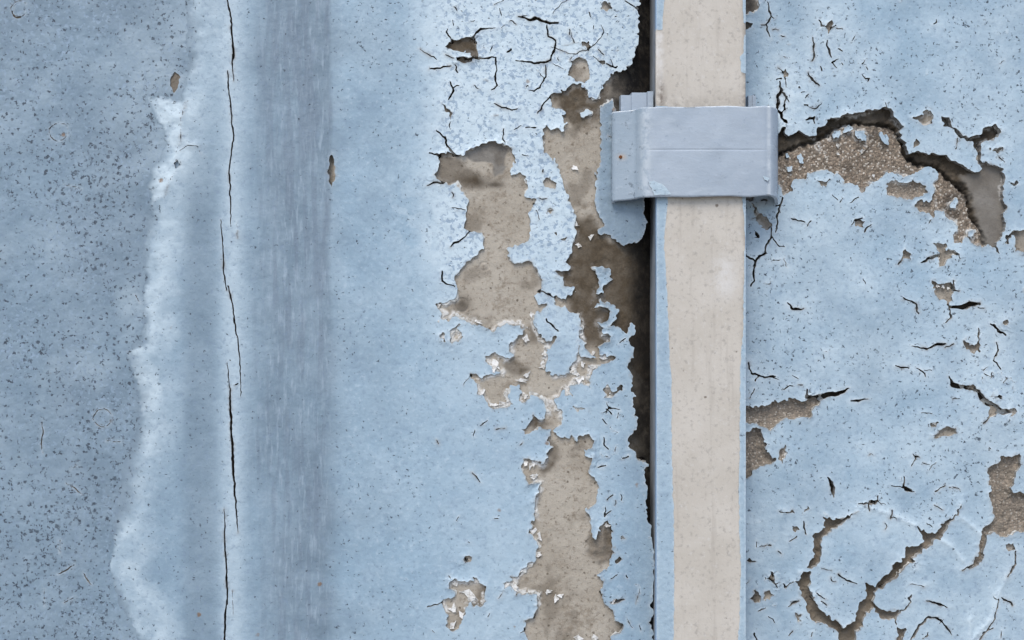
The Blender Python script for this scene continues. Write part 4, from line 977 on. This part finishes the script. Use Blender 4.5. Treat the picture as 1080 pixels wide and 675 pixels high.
at_s = dict(white=np.clip(.55 * np.exp(-((ex - 1.5) / 1.5) ** 2) * sstep(.05, .4, fbm(X, Y, 20, 2, 189)), 0, 1) * (1 - nz), agg=np.clip(agz * ina + 0.85 * agg2, 0, 1), grey=np.clip(0.9 * mort * (1 - agz) + 0.25, 0, 1) * (1 - np.clip(agz * ina, 0, .9)),
            dirt=np.clip(0.30 + 0.45 * nz * (1 - agg2) + 0.75 * ina * (1 - agz) * (1 - mort) + 0.35 * fbm(X, Y, 30, 3, 187) + 0.6 * (ec > -1.5) * (ex < 1), 0, 1) * (1 - 0.55 * agz * ina) * (1 - .6 * agg2),
            dirt_shade=np.clip((0.42 + .5 * fbm(X, Y, 10, 3, 191)) * ina * (1 - agz) * (1 - mort) + 0.8 * (1 - sstep(792, 806, X)) * (1 - agg2) + 0.75 * (ec > -1.5) * (ex < 1) + 0.7 * np.exp(-(ag / 2.2) ** 2) * ina + 0.5 * sstep(.15, .5, fbm(X, Y, 22, 3, 188)) * agz * ina * sstep(870, 890, X), 0, 1))  # shade under the arch edge, ledge and cracks painted in with dirt
march(F, d, h, np.minimum(h - 0.6, np.where(lift_n > 0.75, h - 0.9, hs - 0.1)), at, KR, [M_PAINT, M_EDGE], wall_r, "paint_coat", "paint_flake")
w = F.win(760, -40, 1120, 720); G = subfield(F, w)
march(G, eall[w] + 8, hs[w], hs[w] - 2.5, {k_: v_[w] for k_, v_ in at_s.items()}, KR, [M_PLASTER, M_PLASTER], wall_r, "render", "render")
undercoat(G, ex[w], hs[w], 0.6 * (1 - .7 * nz[w]) * (1 - (ina * (1 - agz))[w]), KR, wall_r, 311)
WR = R5([(235, 295), (265, 300), (290, 310), (262, 378)]) + R7([(217, 322)]) + R2([(503, 300), (627, 285), (665, 452), (500, 258)]) + R3([(140, 320), (130, 350), (255, 408), (100, 235)]) + R8([(418, 180)]) + R4([(155, 462), (400, 175), (410, 200)])
for i, (cx, cy) in enumerate(WR):
    flake(cx, cy, random.uniform(1.4, 2.8), random.uniform(1.6, 3.2), -0.55 if i else -0.3, random.uniform(-1, 1), wall_r, KR, 300 + i)

# ================================================================== CABLE TRUNKING
HT = 16.0
KT = 1 - HT / 1000 / CD
trunk = thing("cable_trunking", "upright cream plastic cable trunking with strips of blue paint along both edges", "cable trunking", (XW(740, KT), -0.008, 0))
def sweep(name, pts, zs, mat, parent, attrs=None, wav=0.0, smooth=True):
    """closed profile [(x_m, h_mm)] swept up the list of heights"""
    P = np.array(pts); n = len(P); zs = np.asarray(zs); m = len(zs)
    zz = np.repeat(zs, n); xx = np.tile(P[:, 0], m); hh = np.tile(P[:, 1], m)
    xx = xx + wav * 0.001 * fbm(zz * 0 + 9, zz * 2000, 60, 2, 7)
    V = np.stack([xx, -hh * .001, zz], 1)
    i = np.arange(m - 1)[:, None]; j = np.arange(n)[None, :]
    q = np.stack([i * n + j, i * n + (j + 1) % n, (i + 1) * n + (j + 1) % n, (i + 1) * n + j], -1).reshape(-1, 4)
    flat = np.concatenate([q.ravel(), np.arange(n)[::-1], (m - 1) * n + np.arange(n)])
    tot = np.concatenate([np.full(len(q), 4), [n, n]])
    sm = np.ones(len(tot), bool); sm[-2:] = False
    A = None
    if attrs: A = {k_: fn(xx, hh, zz) for k_, fn in attrs.items()}
    me = mesh_from(V, flat, tot, sm if smooth else sm & False, np.zeros(len(tot), int), A, name)
    return link(name, me, [mat], parent)
def rounded(x0, x1, h0, h1, r, n=5):
    """open-backed lid profile: rounded front corners; x in m, h in mm, r in mm"""
    R = r * .001; p = [(x0, h0)]
    for i in range(n + 1):
        a = math.pi - (math.pi / 2) * i / n
        p.append((x0 + R + R * math.cos(a), h1 - r + r * math.sin(a)))
    nn = 24
    for i in range(1, nn): p.append((x0 + R + (x1 - x0 - 2 * R) * i / nn, h1))
    for i in range(n + 1):
        a = math.pi / 2 - (math.pi / 2) * i / n
        p.append((x1 - R + R * math.cos(a), h1 - r + r * math.sin(a)))
    p.append((x1, h0))
    return p
xl, xr = XW(692.0, KT), XW(787.0, KT)
zs = np.concatenate([np.linspace(0, CZ - .19, 40)[:-1], np.linspace(CZ - .19, CZ + .19, 300), np.linspace(CZ + .19, TOPZ - .02, 40)[1:]])
px_of = lambda x: x / S / KT + 540
py_of = lambda z: 337.5 - (z - CZ) / S / KT
scuff = lambda x, hh, z: np.clip(0.9 * np.exp(-(((px_of(x) - 764) / 13) ** 2 + ((py_of(z) - 292) / 24) ** 4)) + .9 * (px_of(x) < 699) * sstep(30, 36, py_of(z)) * (1 - sstep(70, 110, py_of(z))), 0, 1)
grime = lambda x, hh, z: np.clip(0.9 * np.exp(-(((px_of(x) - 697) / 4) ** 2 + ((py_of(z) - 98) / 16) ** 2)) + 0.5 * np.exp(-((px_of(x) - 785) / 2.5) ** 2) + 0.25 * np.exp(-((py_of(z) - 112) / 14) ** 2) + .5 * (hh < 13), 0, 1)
coat = lambda x, hh, z: ((px_of(x) < 693.6) & ((py_of(z) < 31) | (py_of(z) > 113)) | (px_of(x) > 785.9) & ((py_of(z) > 112) | (py_of(z) < 24))).astype(float)
sweep("lid", rounded(xl, xr, 11.5, HT, 0.9), zs, M_LID, trunk, dict(scuff=scuff, grime=grime, coat=coat), 0.15)
sweep("base_channel", [(xl + .0006, -20.0), (xl + .0006, 12.5), (xr - .0006, 12.5), (xr - .0006, -20.0)], zs, M_BASE, trunk, None, 0.15, False)
# paint left on the lid's edges
F = Field(np.arange(690.5, 788.6, .8), np.arange(-20, 700, .9), warp=(1.0, 16, .5, 4), seed=70)
X, Y = F.X, F.Y
Fl = np.interp(Y, [-20, 0, 20, 32, 32.6, 111, 112, 210, 260, 330, 400, 480, 560, 675, 700], [700, 700.5, 699, 698, 680, 680, 704, 704, 701, 704, 708, 709, 711, 711, 712])
Fr = np.interp(Y, [-20, 0, 24, 26, 40, 56, 60, 76, 79, 112, 210, 250, 330, 400, 520, 600, 675, 700], [782, 783, 784, 789, 785, 784, 781, 782, 790, 790, 783, 785, 784, 781, 779, 781, 779, 779])
wx = 1.3 * fbm(X, Y, 18, 3, 71) + .6 * vnoise(X, Y, 4, 72)
fl = np.minimum(Fl - X + wx, X - 693.0); fr = np.minimum(X - Fr + wx, 786.4 - X)
wavx = 0.15 * fbm(X * 0 + 9, (CZ + (337.5 - Y) * S * KT) * 2000, 60, 2, 7)
for ff in (fl, fr):
    hh = HT + 0.16 + 0.05 * fbm(X, Y, 9, 2, 73)
    z0 = X * 0
    march(F, ff, hh, z0 + HT - .05, dict(grey=z0 + .1, pale=z0 + .12, brush=z0, soft=z0 + .1, dens=z0 + .35, edge=.6 * np.exp(-np.maximum(ff, 0) / 1.2), stain=z0), KT, [M_PAINT, M_EDGE], trunk, "paint_strip", "paint_strip", 12)

# ================================================================== SADDLE CLIP
HC = 19.0
KC = 1 - HC / 1000 / CD
clip = thing("trunking_clip", "wide blue-grey painted saddle clip strapped over the cream trunking", "clip", (XW(740, KC), -0.008, CZ + (337.5 - 160) * S * KC))
def XH(px, h): return (px - 540) * S * (1 - h / 1000 / CD)
def ZH(py, h): return CZ + (337.5 - py) * S * (1 - h / 1000 / CD)
outer = [(645.0, 6.0), (645.2, 7.6), (646.5, 9.0), (650, 10.0), (656, 10.8), (663, 11.6), (667, 12.2), (669, 12.4), (671, 13.6), (675, 16.0), (679, 17.8), (683, 18.7), (687, 19.0)]
outer = [(XH(p, hh_), hh_) for p, hh_ in outer]
front = [(XH(687 + (806 - 687) * i / 40, HC), HC + 0.5 * math.sin(math.pi * i / 40)) for i in range(1, 41)]
right = [(XH(808, 18.8), 18.8), (XH(810, 18.35), 18.35), (XH(811.5, 18.8), 18.8), (XH(813.5, 18.2), 18.2), (XH(816, 16.8), 16.8), (XH(818.2, 15.2), 15.2), (XH(819.6, 13.6), 13.6), (XH(820.2, 12), 12), (XH(820.4, 7), 7), (XH(820.6, .5), 0.5)]
OUT = outer + front + right
def offset(P, t):
    res = []
    for i, (x, hh_) in enumerate(P):
        a = P[max(i - 1, 0)]; b = P[min(i + 1, len(P) - 1)]
        dx, dh = (b[0] - a[0]) * 1000, b[1] - a[1]; L = math.hypot(dx, dh)
        res.append((x + dh / L * t * .001, hh_ - dx / L * t))
    return res
INN = offset(OUT, 1.6)
z_top, z_bot = ZH(112, HC), ZH(207, HC)
nz_ = 130; n = len(OUT)
V, A_f, A_r, A_w = [], [], [], []
zrow = [z_top, z_top - .0004] + [z_top - .0004 + (z_bot - z_top + .0008) * i / nz_ for i in range(1, nz_)] + [z_bot + .0004, z_bot]
mrow = len(zrow)
seam = ZH(158, HC)
for layer, P in ((0, OUT), (1, INN)):
    for ri, z in enumerate(zrow):
        for i, (x, hh_) in enumerate(P):
            hh2 = hh_
            if layer == 0:
                if ri in (0, mrow - 1): hh2 -= 0.35
                g_ = 0.22 * math.exp(-((z - seam) / .00028) ** 2) if len(outer) - 2 < i < len(outer) + 40 else 0
                hh2 -= g_
                hh2 += 0.14 * float(vnoise(np.array([x * 2000.]), np.array([z * 2000.]), 14, 3)[0])
            z2 = z + (0.0006 * float(vnoise(np.array([x * 2000.]), np.array([3.]), 20, 5)[0]) if ri in (0, 1, mrow - 1, mrow - 2) else 0)
            # the moulded flank runs a little lower on the left where it curls
            fl_ = max(0.0, 1 - i / 9.0) if i < 9 else 0.0
            z2 -= 0.0022 * (fl_ + (max(0., (i - n + 6) / 6.) if i > n - 6 else 0.)) * (1 if z < (z_top + z_bot) / 2 else 0.6) * (abs(z - (z_top + z_bot) / 2) / ((z_top - z_bot) / 2)) ** 6
            V.append((x, -hh2 * .001, z2))
            pxx = x / S / (1 - hh_ / 1000 / CD) + 540
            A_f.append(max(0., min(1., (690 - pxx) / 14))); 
            pyy = 337.5 - (z - CZ) / S / (1 - hh_ / 1000 / CD)
            A_w.append(min(1., .6 * math.exp(-((pxx - 681) / 6.) ** 2) + .5 * math.exp(-((pxx - 811.5) / 2.) ** 2) + (.8 if ri in (0, 1, mrow - 1) else 0.)))  # bevel highlight and light rim lines, painted into the colour
            A_r.append(math.exp(-((pxx - 654.5) ** 2 + (pyy - 165.5) ** 2) / 9.0))
Fc = []
NL = n * mrow
for ri in range(mrow - 1):
    for i in range(n - 1):
        a = ri * n + i
        Fc.append((a, a + n, a + n + 1, a + 1)); Fc.append((NL + a, NL + a + 1, NL + a + n + 1, NL + a + n))
for i in range(n - 1):
    Fc.append((i, i + 1, NL + i + 1, NL + i)); b = (mrow - 1) * n + i; Fc.append((b, NL + b, NL + b + 1, b + 1))
for ri in range(mrow - 1):
    a = ri * n; Fc.append((a, NL + a, NL + a + n, a + n)); b = a + n - 1; Fc.append((b, b + n, NL + b + n, NL + b))
me = bpy.data.meshes.new("clip_cover"); me.from_pydata(V, [], Fc); me.update()
nsm = 2 * (mrow - 1) * (n - 1)
me.polygons.foreach_set("use_smooth", [i < nsm for i in range(len(Fc))])
for nm, vals in (("flank", A_f), ("rust", A_r), ("edge_light", A_w)):
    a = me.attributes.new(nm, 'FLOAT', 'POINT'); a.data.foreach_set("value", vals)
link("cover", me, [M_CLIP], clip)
# nail head rusting on the left flank
def disc(name, px, py, h, r, thick, mat, parent, n=12):
    k = 1 - h / 1000 / CD
    cx, cz = XW(px, k), CZ + (337.5 - py) * S * k
    v = []; 
    for lv, (rr_, dh) in enumerate(((r, -thick), (r, thick * .4), (r * .6, thick))):
        for i in range(n):
            a = 2 * math.pi * i / n
            v.append((cx + math.cos(a) * rr_ * .001, -(h + dh + 0.12 * math.cos(a) * rr_) * .001, cz + math.sin(a) * rr_ * .001))
    f_ = [(lv * n + i, lv * n + (i + 1) % n, (lv + 1) * n + (i + 1) % n, (lv + 1) * n + i) for lv in range(2) for i in range(n)]
    f_.append(tuple(2 * n + i for i in range(n)))
    me = bpy.data.meshes.new(name); me.from_pydata(v, [], f_); me.update()
    return link(name, me, [mat], parent)
disc("nail", 654.5, 165.5, 11.0, 0.85, 0.3, M_RUST, clip)
# tabs of the clip's back plate showing above the cover
def tab(px0, px1, py0, py1, h0, h1, name="back_tab"):
    x0, x1 = XH(px0, h1), XH(px1, h1); z1, z0 = ZH(py0, h1), ZH(py1, h1); b = .0004
    v = [(x0, -h0 * .001, z0), (x1, -h0 * .001, z0), (x1, -h0 * .001, z1), (x0, -h0 * .001, z1),
         (x0 + b, -h1 * .001, z0), (x1 - b, -h1 * .001, z0), (x1 - b, -h1 * .001, z1 - b), (x0 + b, -h1 * .001, z1 - b)]
    f_ = [(0, 3, 2, 1), (4, 5, 6, 7), (0, 1, 5, 4), (1, 2, 6, 5), (2, 3, 7, 6), (3, 0, 4, 7)]
    me = bpy.data.meshes.new(name); me.from_pydata(v, [], f_); me.update()
    return link(name, me, [M_CLIP], clip)
tab(654, 667, 99.5, 150, 1.5, 8.6)
tab(665.5, 683, 96.8, 150, 2.0, 10.2)
tab(682, 689.8, 95.5, 150, 2.0, 11.2)
tab(788.5, 798, 100, 150, -1.5, 8.0)
tab(793, 796, 99.2, 150, 2.0, 8.6)
# thicker scabs of paint on the cover
F = Field(np.arange(660, 840, .8), np.arange(100, 225, .8), warp=(1.2, 9, .6, 3), seed=80)
cf = F.full()
C0 = T(620, 80, 180)
for p in ([(240, 418), (262, 412), (290, 425), (312, 445), (330, 470), (262, 472)], [(690, 395), (716, 405), (712, 418), (697, 412)]):
    F.poly(cf, C0(p))
z0 = F.X * 0
march(F, cf, z0 + HC + 0.42, z0 + HC - .1, dict(grey=z0 + .1, pale=z0 + .45, brush=z0, soft=z0, dens=z0 + .2, edge=.5 * np.exp(-np.maximum(cf, 0) / 1.2), stain=z0), KC, [M_PAINT, M_EDGE], clip, "paint_scab", "paint_scab", 8)
